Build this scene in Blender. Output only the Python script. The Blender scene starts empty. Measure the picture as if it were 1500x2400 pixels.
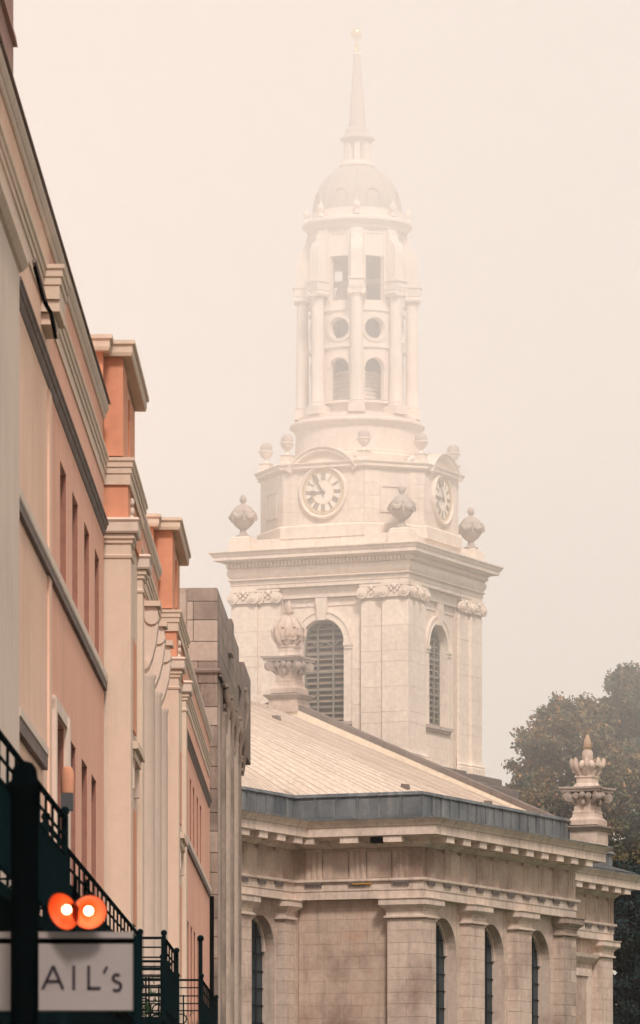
import bpy, math, random
import numpy as np
from mathutils import Matrix, Vector
R = math.radians
PI = math.pi
EYE = 1.6            # all heights below are given above eye level and lifted by EYE when built
F_PX = 11500.0
rnd = random.Random(7)
sc = bpy.context.scene
COL = sc.collection

# ------------------------------------------------------------------ camera, sky, sun, exposure
cam_d = bpy.data.cameras.new("camera")
cam = bpy.data.objects.new("camera", cam_d)
COL.objects.link(cam)
cam.location = (0, 0, EYE)
cam.rotation_euler = (R(90), 0, 0)
cam_d.sensor_width = 36
cam_d.lens = F_PX / 2400 * 36
cam_d.shift_y = (2760 - 1200) / 2400
cam_d.clip_start = 0.5
cam_d.clip_end = 3000
cam_d.dof.use_dof = True
cam_d.dof.focus_distance = 172
cam_d.dof.aperture_fstop = 8
sc.camera = cam

SUN_EL, SUN_AZ_VEC = R(47), Vector((0.22, -0.97, 0)).normalized()   # towards the sun
world = bpy.data.worlds.new("World")
sc.world = world
world.use_nodes = True
wn = world.node_tree.nodes; wl = world.node_tree.links
wn.clear()
w_out = wn.new("ShaderNodeOutputWorld"); w_bg = wn.new("ShaderNodeBackground")
sky = wn.new("ShaderNodeTexSky"); sky.sky_type = 'NISHITA'; sky.sun_disc = False
sky.sun_elevation = SUN_EL
sky.sun_rotation = math.atan2(SUN_AZ_VEC.x, SUN_AZ_VEC.y)
sky.air_density = 1.0; sky.dust_density = 6.0; sky.ozone_density = 0.5
w_mix = wn.new("ShaderNodeMix"); w_mix.data_type = 'RGBA'
w_mix.inputs[0].default_value = 0.90
w_mix.inputs[7].default_value = (9.5, 8.85, 8.45, 1)     # the even cream of the fog sky
wl.new(sky.outputs[0], w_mix.inputs[6])
wl.new(w_mix.outputs[2], w_bg.inputs[0])
w_bg.inputs[1].default_value = 0.071
wl.new(w_bg.outputs[0], w_out.inputs[0])

sun_d = bpy.data.lights.new("sun", 'SUN'); sun_d.energy = 3.5; sun_d.angle = R(10)
sun_d.color = (1.0, 0.90, 0.82)
sun = bpy.data.objects.new("sun", sun_d); COL.objects.link(sun)
sv = Vector((SUN_AZ_VEC.x * math.cos(SUN_EL), SUN_AZ_VEC.y * math.cos(SUN_EL), math.sin(SUN_EL)))
sun.rotation_euler = sv.to_track_quat('Z', 'Y').to_euler()
sun.location = (-40, -60, 80)

sc.view_settings.view_transform = 'Standard'
sc.view_settings.look = 'None'
sc.view_settings.gamma = 1.0
sc.view_settings.use_curve_mapping = False
sc.view_settings.exposure = 0.43
sc.cycles.use_denoising = True
sc.cycles.max_bounces = 8
sc.cycles.volume_bounces = 4
sc.cycles.transparent_max_bounces = 8

# ------------------------------------------------------------------ materials
def new_mat(name):
    m = bpy.data.materials.new(name); m.use_nodes = True
    nt = m.node_tree
    b = nt.nodes["Principled BSDF"]
    return m, nt, b

def noise(nt, vec, scale, detail=4, rough=0.55):
    n = nt.nodes.new("ShaderNodeTexNoise"); n.inputs["Scale"].default_value = scale
    n.inputs["Detail"].default_value = detail; n.inputs["Roughness"].default_value = rough
    nt.links.new(vec, n.inputs["Vector"]); return n.outputs["Fac"]

def ramp(nt, fac, a, b, lo=0.0, hi=1.0):
    r = nt.nodes.new("ShaderNodeMapRange"); nt.links.new(fac, r.inputs[0])
    r.inputs[1].default_value = a; r.inputs[2].default_value = b
    r.inputs[3].default_value = lo; r.inputs[4].default_value = hi
    return r.outputs[0]

def mixc(nt, fac, a, b, mode='MIX'):
    m = nt.nodes.new("ShaderNodeMix"); m.data_type = 'RGBA'; m.blend_type = mode
    for i, x in ((0, fac), (6, a), (7, b)):
        if hasattr(x, 'links') or isinstance(x, bpy.types.NodeSocket): nt.links.new(x, m.inputs[i])
        elif i == 0: m.inputs[0].default_value = x
        else: m.inputs[i].default_value = (x[0], x[1], x[2], 1)
    return m.outputs[2]

def surf(name, base, stain=None, stain_amt=0.5, stain_scale=0.35, stain_lo=0.5, stain_hi=0.72, streak=None, streak_amt=0.35,
         grain=0.12, rand=0.0, rough=0.88, bump=0.25, bump_scale=14.0, spec=0.3, metal=0.0, rust=None, rust_lo=0.62):
    m, nt, b = new_mat(name)
    geo = nt.nodes.new("ShaderNodeNewGeometry"); pos = geo.outputs["Position"]
    col = base
    if stain:
        f = ramp(nt, noise(nt, pos, stain_scale, 6, 0.6), stain_lo, stain_hi, 0, stain_amt)
        col = mixc(nt, f, base, stain)
    if streak:
        mp = nt.nodes.new("ShaderNodeMapping"); mp.inputs["Scale"].default_value = (3.2, 3.2, 0.28)
        nt.links.new(pos, mp.inputs[0])
        f = ramp(nt, noise(nt, mp.outputs[0], 1.0, 5, 0.6), 0.50, 0.75, 0, streak_amt)
        col = mixc(nt, f, col, streak)
    if rust:
        f = ramp(nt, noise(nt, pos, 0.42, 5, 0.55), rust_lo, rust_lo + 0.14, 0, 0.6)
        col = mixc(nt, f, col, rust)
    g = ramp(nt, noise(nt, pos, 6.0, 5, 0.65), 0.3, 0.7, 1 - grain, 1 + grain)
    gc = nt.nodes.new("ShaderNodeCombineColor")
    for i in range(3): nt.links.new(g, gc.inputs[i])
    col = mixc(nt, 1.0, col, gc.outputs[0], 'MULTIPLY')
    if rand > 0:
        oi = nt.nodes.new("ShaderNodeObjectInfo")
        v = ramp(nt, oi.outputs["Random"], 0, 1, 1 - rand, 1 + rand * 0.6)
        vc = nt.nodes.new("ShaderNodeCombineColor")
        for i in range(3): nt.links.new(v, vc.inputs[i])
        col = mixc(nt, 1.0, col, vc.outputs[0], 'MULTIPLY')
    nt.links.new(col, b.inputs["Base Color"])
    b.inputs["Roughness"].default_value = rough
    b.inputs["Specular IOR Level"].default_value = spec
    b.inputs["Metallic"].default_value = metal
    if bump > 0:
        bp = nt.nodes.new("ShaderNodeBump"); bp.inputs["Strength"].default_value = bump
        bp.inputs["Distance"].default_value = 0.02
        nt.links.new(noise(nt, pos, bump_scale, 6, 0.65), bp.inputs["Height"])
        nt.links.new(bp.outputs[0], b.inputs["Normal"])
    return m

M = {}
M['tower'] = surf("portland_stone", (0.80, 0.685, 0.59), (0.56, 0.46, 0.39), 0.55, 0.30, streak=(0.46, 0.39, 0.33), streak_amt=0.3, rand=0.05)
M['tower_dark'] = surf("weathered_portland_stone", (0.48, 0.40, 0.345), (0.29, 0.24, 0.21), 0.7, 0.9, streak=(0.24, 0.20, 0.17), streak_amt=0.5, rand=0.06, bump=0.5)
M['dome'] = surf('aged_lead_dome', (0.44, 0.38, 0.33), (0.24, 0.21, 0.19), 0.6, 0.8, streak=(0.45, 0.39, 0.34), streak_amt=0.4)
M['nave'] = surf("church_limestone", (0.62, 0.495, 0.415), (0.34, 0.24, 0.195), 0.85, 0.36, 0.47, 0.64, streak=(0.25, 0.185, 0.15), streak_amt=0.45, rand=0.06,
                 rust=(0.46, 0.24, 0.14))
M['nave_wall'] = surf('stained_shaded_limestone', (0.56, 0.43, 0.35), (0.28, 0.185, 0.145), 0.85, 0.34, 0.47, 0.64, streak=(0.24, 0.175, 0.145), streak_amt=0.45, rand=0.05, rust=(0.46, 0.24, 0.15), rust_lo=0.56)  # stains and rust, plus a darker tone for the shade under the cornice
M['nave_light'] = surf("church_cornice_stone", (0.71, 0.58, 0.49), (0.36, 0.28, 0.24), 0.6, 0.5, streak=(0.27, 0.21, 0.18), streak_amt=0.5, rand=0.06)
M['nave_dark'] = surf("sooty_stone", (0.17, 0.14, 0.13), (0.09, 0.075, 0.07), 0.6, 0.8, rand=0.05, bump=0.5)
M['lead'] = surf("lead_sheet", (0.15, 0.16, 0.168), (0.08, 0.092, 0.105), 0.8, 0.9, 0.45, 0.6, streak=(0.34, 0.325, 0.31), streak_amt=0.75, rand=0.12, rough=0.55, spec=0.5)
M['roof'] = surf("weathered_lead_roof", (0.62, 0.51, 0.42), (0.42, 0.335, 0.275), 0.75, 0.45, rough=0.7, grain=0.22, bump=0.6, bump_scale=5, rand=0.0)
M['seam'] = surf('roof_seam', (0.44, 0.35, 0.29), (0.26, 0.20, 0.165), 0.6, 1.5)
M['flash'] = surf("pale_flashing", (0.80, 0.68, 0.54), (0.6, 0.48, 0.38), 0.5, 0.8, rough=0.6)
M['ridge'] = surf("dark_coping_stone", (0.20, 0.16, 0.14), (0.11, 0.09, 0.085), 0.6, 1.0, rand=0.1)
M['brown'] = surf("brown_sandstone", (0.38, 0.29, 0.235), (0.17, 0.13, 0.11), 0.8, 0.75, 0.42, 0.66, streak=(0.10, 0.075, 0.068), streak_amt=0.6, rand=0.18, bump=0.8, grain=0.25)
M['brown_dark'] = surf("sooty_sandstone", (0.23, 0.175, 0.15), (0.115, 0.09, 0.085), 0.7, 0.8, rand=0.12, bump=0.5)
M['brown_light'] = surf("pale_sandstone", (0.43, 0.34, 0.285), (0.23, 0.18, 0.15), 0.6, 0.7, rand=0.10, bump=0.4)
M['mortar'] = surf("mortar", (0.44, 0.36, 0.30), (0.22, 0.17, 0.14), 0.5, 1.0)
M['nmortar'] = surf("grey_mortar", (0.54, 0.43, 0.36), (0.38, 0.29, 0.24), 0.5, 1.0)
M['tmortar'] = surf("pale_mortar", (0.58, 0.49, 0.415), (0.50, 0.42, 0.35), 0.5, 1.0)
M['pale'] = surf('pale_peach_stucco', (0.83, 0.57, 0.44), (0.72, 0.45, 0.33), 0.7, 0.35, 0.4, 0.7, streak=(0.60, 0.40, 0.31), streak_amt=0.5, grain=0.04, bump=0.12, bump_scale=30)
M['peach'] = surf("peach_stucco", (0.79, 0.44, 0.325), (0.66, 0.34, 0.245), 0.6, 0.18, 0.4, 0.7, streak=(0.54, 0.31, 0.235), streak_amt=0.55, grain=0.04, bump=0.12, bump_scale=30)
M['orange'] = surf("orange_stucco", (0.68, 0.31, 0.19), (0.57, 0.24, 0.15), 0.6, 0.4, streak=(0.48, 0.20, 0.13), streak_amt=0.45, grain=0.05, bump=0.12, bump_scale=30)
M['cream'] = surf("cream_stucco", (0.68, 0.535, 0.43), (0.60, 0.46, 0.37), 0.5, 0.3, streak=(0.46, 0.35, 0.27), streak_amt=0.42, grain=0.04, bump=0.1, bump_scale=25)
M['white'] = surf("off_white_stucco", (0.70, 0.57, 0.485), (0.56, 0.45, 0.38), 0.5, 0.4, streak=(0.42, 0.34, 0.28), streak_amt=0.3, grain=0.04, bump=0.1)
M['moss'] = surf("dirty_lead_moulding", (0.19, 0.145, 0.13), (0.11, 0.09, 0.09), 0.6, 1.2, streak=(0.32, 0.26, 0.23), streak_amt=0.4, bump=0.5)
M['reveal'] = surf('shaded_red_brown_reveal', (0.34, 0.155, 0.115), (0.26, 0.115, 0.09), 0.5, 0.8)  # darker than the stucco: holds the shade inside the window recess
M['pink'] = surf("pink_brick_render", (0.40, 0.235, 0.20), (0.30, 0.17, 0.15), 0.5, 0.5)
M['iron'] = surf("black_green_iron", (0.003, 0.010, 0.012), rough=0.6, bump=0.05, grain=0.2, spec=0.0)
M['black'] = surf("black_paint", (0.001, 0.002, 0.0025), rough=0.7, bump=0.0, spec=0.0)
M['shop'] = surf("dark_teal_shopfront_paint", (0.004, 0.012, 0.015), (0.009, 0.024, 0.029), 0.8, 0.6, rough=0.5, spec=0.0)
M['louvre'] = surf("grey_timber_louvre", (0.30, 0.235, 0.185), (0.17, 0.14, 0.12), 0.5, 2.0, rand=0.12)
M['frame'] = surf("grey_green_window_frame", (0.20, 0.19, 0.155), rough=0.6)
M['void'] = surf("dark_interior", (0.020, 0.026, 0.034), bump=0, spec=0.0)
M['timber'] = surf("white_painted_timber", (0.62, 0.57, 0.52), grain=0.04, bump=0.05)
M['dial'] = surf("cream_clock_dial", (0.84, 0.76, 0.67), (0.76, 0.68, 0.58), 0.4, 0.9, bump=0.03, grain=0.03)
M['numeral'] = surf("bronze_numeral_paint", (0.26, 0.205, 0.165), bump=0, grain=0.05)
M['gold'] = surf("gilding", (0.85, 0.62, 0.28), rough=0.28, metal=0.9, bump=0.03, grain=0.05)
M['slate'] = surf("slate", (0.10, 0.10, 0.105), (0.06, 0.065, 0.07), 0.6, 1.0, rand=0.1)
M['lichen'] = surf("lichen_orange_stone", (0.46, 0.31, 0.20), (0.34, 0.24, 0.17), 0.6, 3.0)
M['signw'] = surf("grey_white_sign_enamel", (0.30, 0.26, 0.25), rough=0.5, bump=0.02, grain=0.03)
M['signt'] = surf("dark_plum_lettering", (0.028, 0.018, 0.026), rough=0.5, bump=0, grain=0.02)
M['shade'] = surf("copper_lamp_enamel", (0.78, 0.11, 0.03), rough=0.4, bump=0, grain=0.03)
M['asphalt'] = surf("asphalt", (0.05, 0.05, 0.052), (0.035, 0.035, 0.037), 0.6, 0.3, bump=0.5, bump_scale=40)
M['paving'] = surf("york_stone_paving", (0.24, 0.21, 0.18), (0.16, 0.14, 0.12), 0.6, 0.5, rand=0.12)
M['grass'] = surf("grass_ground", (0.05, 0.07, 0.03), (0.03, 0.045, 0.02), 0.6, 0.2)
M['bark'] = surf("bark", (0.07, 0.052, 0.042), (0.035, 0.03, 0.028), 0.6, 3.0, bump=0.8)
M['linepaint'] = surf("road_paint", (0.7, 0.68, 0.6), grain=0.1)
M['plant'] = surf("leafy_green", (0.035, 0.085, 0.025), (0.02, 0.05, 0.02), 0.6, 4.0, bump=0)

def glass_mat(name, c, rough=0.08):
    m, nt, b = new_mat(name)
    geo = nt.nodes.new("ShaderNodeNewGeometry")
    f = ramp(nt, noise(nt, geo.outputs["Position"], 0.8), 0.4, 0.6)
    nt.links.new(mixc(nt, f, c, tuple(x * 1.8 for x in c)), b.inputs["Base Color"])
    b.inputs["Roughness"].default_value = rough
    b.inputs["Specular IOR Level"].default_value = 0.25
    return m
M['glass'] = glass_mat("dark_window_glass", (0.012, 0.020, 0.024))
M['glass2'] = glass_mat("leaded_window_glass", (0.018, 0.028, 0.034), 0.5)
M['carve'] = surf('weathered_carving', (0.36, 0.29, 0.25), (0.20, 0.16, 0.14), 0.7, 1.6, bump=0.5)

m, nt, b = new_mat("lit_bulb")
b.inputs["Base Color"].default_value = (1, 0.9, 0.7, 1)
b.inputs["Emission Color"].default_value = (1.0, 0.66, 0.34, 1); b.inputs["Emission Strength"].default_value = 6.5
M['bulb'] = m

def leaf_mat(name, c1, c2, c3):
    m, nt, b = new_mat(name)
    geo = nt.nodes.new("ShaderNodeNewGeometry"); pos = geo.outputs["Position"]
    f1 = ramp(nt, noise(nt, pos, 0.7, 3), 0.42, 0.60)
    c = mixc(nt, f1, c1, c2)
    f2 = ramp(nt, noise(nt, pos, 2.4, 3), 0.54, 0.66)
    c = mixc(nt, f2, c, c3)
    f3 = ramp(nt, noise(nt, pos, 9.0, 2), 0.3, 0.7, 0.30, 1.75)
    gc = nt.nodes.new("ShaderNodeCombineColor")
    for i in range(3): nt.links.new(f3, gc.inputs[i])
    c = mixc(nt, 1.0, c, gc.outputs[0], 'MULTIPLY')
    nt.links.new(c, b.inputs["Base Color"])
    b.inputs["Roughness"].default_value = 0.7
    b.inputs["Specular IOR Level"].default_value = 0.2
    return m
M['leafA'] = leaf_mat("autumn_foliage", (0.075, 0.088, 0.050), (0.17, 0.125, 0.06), (0.40, 0.20, 0.09))
M['leafB'] = leaf_mat("green_brown_foliage", (0.050, 0.078, 0.055), (0.12, 0.115, 0.06), (0.30, 0.17, 0.08))
M['leafC'] = leaf_mat("unlit_green_foliage", (0.008, 0.026, 0.030), (0.016, 0.034, 0.034), (0.050, 0.036, 0.032))  # near-black teal: the shade low in the foliage is in the leaf colour

# ------------------------------------------------------------------ mesh builder
class MB:
    def __init__(s, M=None, F=None):
        s.v = []; s.f = []; s.M = M; s.F = F
    def add(s, vs, fs):
        n = len(s.v)
        if s.F: vs = [s.F(p) for p in vs]
        if s.M: vs = [tuple(s.M @ Vector(p)) for p in vs]
        s.v += vs; s.f += [tuple(i + n for i in f) for f in fs]; return s
    def box(s, x0, x1, y0, y1, z0, z1):
        return s.add([(x0, y0, z0), (x1, y0, z0), (x1, y1, z0), (x0, y1, z0), (x0, y0, z1), (x1, y0, z1), (x1, y1, z1), (x0, y1, z1)],
                     [(0, 3, 2, 1), (4, 5, 6, 7), (0, 1, 5, 4), (1, 2, 6, 5), (2, 3, 7, 6), (3, 0, 4, 7)])
    def cbox(s, x0, x1, y0, y1, z0, z1, c=0.012):
        """box with chamfered edges"""
        vs = []
        for dz, z in ((-1, z0), (1, z1)):
            pass
        ring = lambda cx, z: [(x0 + cx, y0 + cx, z), (x1 - cx, y0 + cx, z), (x1 - cx, y1 - cx, z), (x0 + cx, y1 - cx, z)]
        def oct_(z, k):
            return [(x0 + k, y0, z), (x1 - k, y0, z), (x1, y0 + k, z), (x1, y1 - k, z), (x1 - k, y1, z), (x0 + k, y1, z), (x0, y1 - k, z), (x0, y0 + k, z)]
        A = ring(c, z0); B = oct_(z0 + c, c); C = oct_(z1 - c, c); D = ring(c, z1)
        vs = A + B + C + D
        fs = [(0, 3, 2, 1), (20, 21, 22, 23)]
        for i in range(8):
            j = (i + 1) % 8
            fs.append((4 + i, 4 + j, 12 + j, 12 + i))
        for i in range(4):
            fs.append((i, (i + 1) % 4, 4 + 2 * i + 1, 4 + 2 * i))
            fs.append((12 + 2 * i, 12 + 2 * i + 1, 20 + (i + 1) % 4, 20 + i))
            fs.append((i, 4 + 2 * i, 4 + (2 * i - 1) % 8))
            fs.append((20 + i, 12 + (2 * i - 1) % 8, 12 + 2 * i))
        return s.add(vs, fs)
    def quad(s, a, b, c, d): return s.add([a, b, c, d], [(0, 1, 2, 3)])
    def prism(s, poly, axis, a, b):
        """poly: 2-D points; axis 'y': (x,z) points run from y=a to y=b; 'x': (y,z); 'z': (x,y)"""
        f = {'y': lambda p, t: (p[0], t, p[1]), 'x': lambda p, t: (t, p[0], p[1]), 'z': lambda p, t: (p[0], p[1], t)}[axis]
        n = len(poly)
        vs = [f(p, a) for p in poly] + [f(p, b) for p in poly]
        fs = [tuple(range(n)), tuple(range(2 * n - 1, n - 1, -1))] + [(i, (i + 1) % n, n + (i + 1) % n, n + i) for i in range(n)]
        return s.add(vs, fs)
    def lathe(s, prof, cx=0, cy=0, n=24, a0=0.0, a1=2 * PI, ph=0.0, cap=True):
        full = abs(a1 - a0 - 2 * PI) < 1e-6
        m = n if full else n + 1
        vs = []
        for r, z in prof:
            for i in range(m):
                a = a0 + ph + (a1 - a0) * i / n
                vs.append((cx + r * math.cos(a), cy + r * math.sin(a), z))
        fs = []
        for k in range(len(prof) - 1):
            for i in range(n):
                j = (i + 1) % m
                fs.append((k * m + i, k * m + j, (k + 1) * m + j, (k + 1) * m + i))
        if full and cap:
            if prof[0][0] > 1e-4: fs.append(tuple(range(m - 1, -1, -1)))
            if prof[-1][0] > 1e-4: fs.append(tuple((len(prof) - 1) * m + i for i in range(m)))
        return s.add(vs, fs)
    def sweep(s, path, prof, closed=False):
        """prof: closed loop of (out, z); path: plan points, outward is the right-hand side"""
        n = len(path); ms = []
        for i in range(n):
            p = Vector(path[i])
            d0 = (p - Vector(path[i - 1])).normalized() if (closed or i > 0) else None
            d1 = (Vector(path[(i + 1) % n]) - p).normalized() if (closed or i < n - 1) else None
            d0 = d0 or d1; d1 = d1 or d0
            n0 = Vector((d0.y, -d0.x)); n1 = Vector((d1.y, -d1.x))
            mm = n0 + n1; mm = mm / max(0.2, mm.dot(n0)) if mm.length > 1e-6 else n0
            ms.append(mm)
        k = len(prof); vs = []
        for i in range(n):
            for o, z in prof:
                vs.append((path[i][0] + ms[i].x * o, path[i][1] + ms[i].y * o, z))
        fs = []
        for i in range(n if closed else n - 1):
            j = (i + 1) % n
            for q in range(k):
                w = (q + 1) % k
                fs.append((i * k + q, j * k + q, j * k + w, i * k + w))
        if not closed:
            fs.append(tuple(range(k))); fs.append(tuple((n - 1) * k + q for q in range(k - 1, -1, -1)))
        return s.add(vs, fs)
    def arcsweep(s, cx, cz, r, a0, a1, prof, n=20):
        """moulding along an arc in the face plane: prof = closed loop of (y, dr)"""
        k = len(prof); vs = []; fs = []
        for i in range(n + 1):
            a = a0 + (a1 - a0) * i / n
            for y, dr in prof: vs.append((cx + (r + dr) * math.cos(a), y, cz + (r + dr) * math.sin(a)))
        for i in range(n):
            for q in range(k):
                w = (q + 1) % k
                fs.append((i * k + q, (i + 1) * k + q, (i + 1) * k + w, i * k + w))
        fs.append(tuple(range(k))); fs.append(tuple(n * k + q for q in range(k)))
        return s.add(vs, fs)
    def tube(s, pts, rads, n=8):
        vs = []; fs = []
        pts = [Vector(p) for p in pts]
        for i, p in enumerate(pts):
            d = (pts[min(i + 1, len(pts) - 1)] - pts[max(i - 1, 0)]).normalized()
            u = d.cross(Vector((0, 0, 1)) if abs(d.z) < 0.9 else Vector((1, 0, 0))).normalized(); w = d.cross(u)
            r = rads[i] if isinstance(rads, (list, tuple)) else rads
            for q in range(n):
                a = 2 * PI * q / n
                vs.append(tuple(p + u * (r * math.cos(a)) + w * (r * math.sin(a))))
        for i in range(len(pts) - 1):
            for q in range(n):
                w_ = (q + 1) % n
                fs.append((i * n + q, i * n + w_, (i + 1) * n + w_, (i + 1) * n + q))
        fs.append(tuple(range(n))); fs.append(tuple((len(pts) - 1) * n + q for q in range(n)))
        return s.add(vs, fs)
    def ball(s, c, rx, ry=None, rz=None, n=10, m=6):
        ry = ry or rx; rz = rz or rx
        vs = [(c[0], c[1], c[2] - rz)]; fs = []
        for i in range(1, m):
            t = -PI / 2 + PI * i / m
            for q in range(n):
                a = 2 * PI * q / n
                vs.append((c[0] + rx * math.cos(t) * math.cos(a), c[1] + ry * math.cos(t) * math.sin(a), c[2] + rz * math.sin(t)))
        vs.append((c[0], c[1], c[2] + rz)); L = len(vs) - 1
        for q in range(n):
            fs.append((0, 1 + (q + 1) % n, 1 + q)); fs.append((L, 1 + (m - 2) * n + q, 1 + (m - 2) * n + (q + 1) % n))
            for i in range(m - 2):
                fs.append((1 + i * n + q, 1 + i * n + (q + 1) % n, 1 + (i + 1) * n + (q + 1) % n, 1 + (i + 1) * n + q))
        return s.add(vs, fs)
    def disc_y(s, cx, cz, r, y0, y1, n=24, r1=None):
        """cylinder with its axis along y"""
        r1 = r if r1 is None else r1
        vs = [(cx + r * math.cos(2 * PI * i / n), y0, cz + r * math.sin(2 * PI * i / n)) for i in range(n)]
        vs += [(cx + r1 * math.cos(2 * PI * i / n), y1, cz + r1 * math.sin(2 * PI * i / n)) for i in range(n)]
        fs = [tuple(range(n)), tuple(range(2 * n - 1, n - 1, -1))] + [(i, (i + 1) % n, n + (i + 1) % n, n + i) for i in range(n)]
        return s.add(vs, fs)
    def holes(s, x0, x1, z0, z1, hs, y, depth):
        """flat wall facing -y with rectangular openings (xa,xb,za,zb) and their reveals"""
        xs = sorted({x0, x1, *[h[0] for h in hs], *[h[1] for h in hs]}); zs = sorted({z0, z1, *[h[2] for h in hs], *[h[3] for h in hs]})
        xs = [x for x in xs if x0 <= x <= x1]; zs = [z for z in zs if z0 <= z <= z1]
        for i in range(len(xs) - 1):
            for j in range(len(zs) - 1):
                xm = (xs[i] + xs[i + 1]) / 2; zm = (zs[j] + zs[j + 1]) / 2
                if any(h[0] < xm < h[1] and h[2] < zm < h[3] for h in hs): continue
                s.quad((xs[i], y, zs[j]), (xs[i + 1], y, zs[j]), (xs[i + 1], y, zs[j + 1]), (xs[i], y, zs[j + 1]))
        for a, b_, c, d in hs:
            e = y + depth
            s.quad((a, y, c), (a, e, c), (a, e, d), (a, y, d)); s.quad((b_, y, c), (b_, y, d), (b_, e, d), (b_, e, c))
            s.quad((a, y, c), (b_, y, c), (b_, e, c), (a, e, c)); s.quad((a, y, d), (a, e, d), (b_, e, d), (b_, y, d))
        return s
    def arch(s, x0, x1, z0, z1, cx, r, zs, sill, y, depth, n=14):
        """flat wall facing -y with a round-headed opening and its reveal"""
        e = y + depth
        q = lambda a, b_, c, d: s.quad((a, y, c), (b_, y, c), (b_, y, d), (a, y, d))
        if sill > z0: q(x0, x1, z0, sill)
        q(x0, cx - r, sill, zs); q(cx + r, x1, sill, zs); q(x0, cx - r, zs, z1); q(cx + r, x1, zs, z1)
        P = [(cx - r * math.cos(PI * i / n), zs + r * math.sin(PI * i / n)) for i in range(n + 1)]
        for i in range(n):
            (a, b_), (c, d) = P[i], P[i + 1]
            s.quad((a, y, b_), (c, y, d), (c, y, z1), (a, y, z1))
            s.quad((a, y, b_), (a, e, b_), (c, e, d), (c, y, d))
        for X in (cx - r, cx + r): s.quad((X, y, sill), (X, e, sill), (X, e, zs), (X, y, zs))
        s.quad((cx - r, y, sill), (cx + r, y, sill), (cx + r, e, sill), (cx - r, e, sill))
        return s
    def circle(s, x0, x1, z0, z1, cx, cz, r, y, depth, n=24):
        e = y + depth; h = (z1 - z0) / 2; zc = (z0 + z1) / 2; a = min(h, cx - x0, x1 - cx)
        q = lambda A, B, C, D: s.quad((A, y, C), (B, y, C), (B, y, D), (A, y, D))
        q(x0, cx - a, z0, z1); q(cx + a, x1, z0, z1)
        if h > a: q(cx - a, cx + a, z0, zc - a); q(cx - a, cx + a, zc + a, z1)
        for i in range(n):
            t0, t1 = 2 * PI * i / n, 2 * PI * (i + 1) / n
            def sq(t):
                c_, s_ = math.cos(t), math.sin(t); k = a / max(abs(c_), abs(s_)); return (cx + k * c_, zc + k * s_)
            c0 = (cx + r * math.cos(t0), cz + r * math.sin(t0)); c1 = (cx + r * math.cos(t1), cz + r * math.sin(t1))
            s0, s1 = sq(t0), sq(t1)
            s.quad((c0[0], y, c0[1]), (s0[0], y, s0[1]), (s1[0], y, s1[1]), (c1[0], y, c1[1]))
            s.quad((c0[0], y, c0[1]), (c1[0], y, c1[1]), (c1[0], e, c1[1]), (c0[0], e, c0[1]))
        return s
    def mesh(s, name, mat, smooth=None, lift=True):
        me = bpy.data.meshes.new(name)
        dz = EYE if lift else 0.0
        me.from_pydata([(a, b_, c + dz) for a, b_, c in s.v], [], s.f)
        me.materials.append(mat)
        if smooth is not None:
            me.polygons.foreach_set("use_smooth", [True] * len(me.polygons))
            me.set_sharp_from_angle(angle=R(smooth))
        me.update(); return me
    def build(s, name, mat, parent=None, smooth=None, lift=True, loc=None, rz=0.0, stuff=False):
        o = bpy.data.objects.new(name, s.mesh(name, mat, smooth, lift)); COL.objects.link(o)
        o.parent = parent
        if loc: o.location = loc
        if rz: o.rotation_euler = (0, 0, rz)
        if stuff: o["kind"] = "stuff"
        return o

def inst(name, me, parent, loc=(0, 0, 0), rz=0.0, scale=None):
    o = bpy.data.objects.new(name, me); COL.objects.link(o); o.parent = parent
    o.location = loc; o.rotation_euler = (0, 0, rz)
    if scale: o.scale = scale
    return o

def thing(name, label, cat, loc=(0, 0, 0), rz=0.0, group=None):
    o = bpy.data.objects.new(name, None); COL.objects.link(o)
    o.empty_display_size = 0.3
    o.location = loc; o.rotation_euler = (0, 0, rz); o["label"] = label; o["category"] = cat
    if group: o["group"] = group
    return o

def copy_tree(o, parent=None):
    c = o.copy(); COL.objects.link(c); c.parent = parent
    for ch in list(o.children): copy_tree(ch, c)
    return c

_st = {}
def stone(parent, mat, w, d, h, loc, rz=0.0, name="stone", c=0.005):
    """one chamfered block: x 0..w, front at y=0, depth d, z 0..h (loc z given above eye level)"""
    key = (mat.name, round(w, 2), round(d, 2), round(h, 2), c)
    if key not in _st:
        _st[key] = MB().cbox(0, w, 0, d, 0, h, c).mesh(name, mat, lift=False)
    return inst(name, _st[key], parent, (loc[0], loc[1], loc[2] + EYE), rz)

def ashlar(parent, mat, T, x0, x1, z0, z1, course, bw, y, d, gap=0.005, seed=1, heights=None, name="stone"):
    """coursed blocks on the plane of transform T (4x4), front at y"""
    r = random.Random(seed); z = z0; k = 0
    rz = T.to_euler().z
    while z < z1 - 0.05:
        h = (heights[k % len(heights)] if heights else course)
        if z + h > z1 - 0.12: h = z1 - z
        x = x0; first = True
        while x < x1 - 0.02:
            w = bw * (0.5 if (first and k % 2) else 1) * r.choice((0.85, 1.0, 1.0, 1.2)); first = False
            w = round(w, 1) if x1 - x > 2 * bw else w
            if x + w > x1 - bw * 0.35: w = x1 - x
            p = T @ Vector((x + gap / 2, y - r.random() * 0.004, 0))
            stone(parent, mat, w - gap, d, h - gap, (p.x, p.y, z + gap / 2), rz, name)
            x += w
        z += h; k += 1

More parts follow.
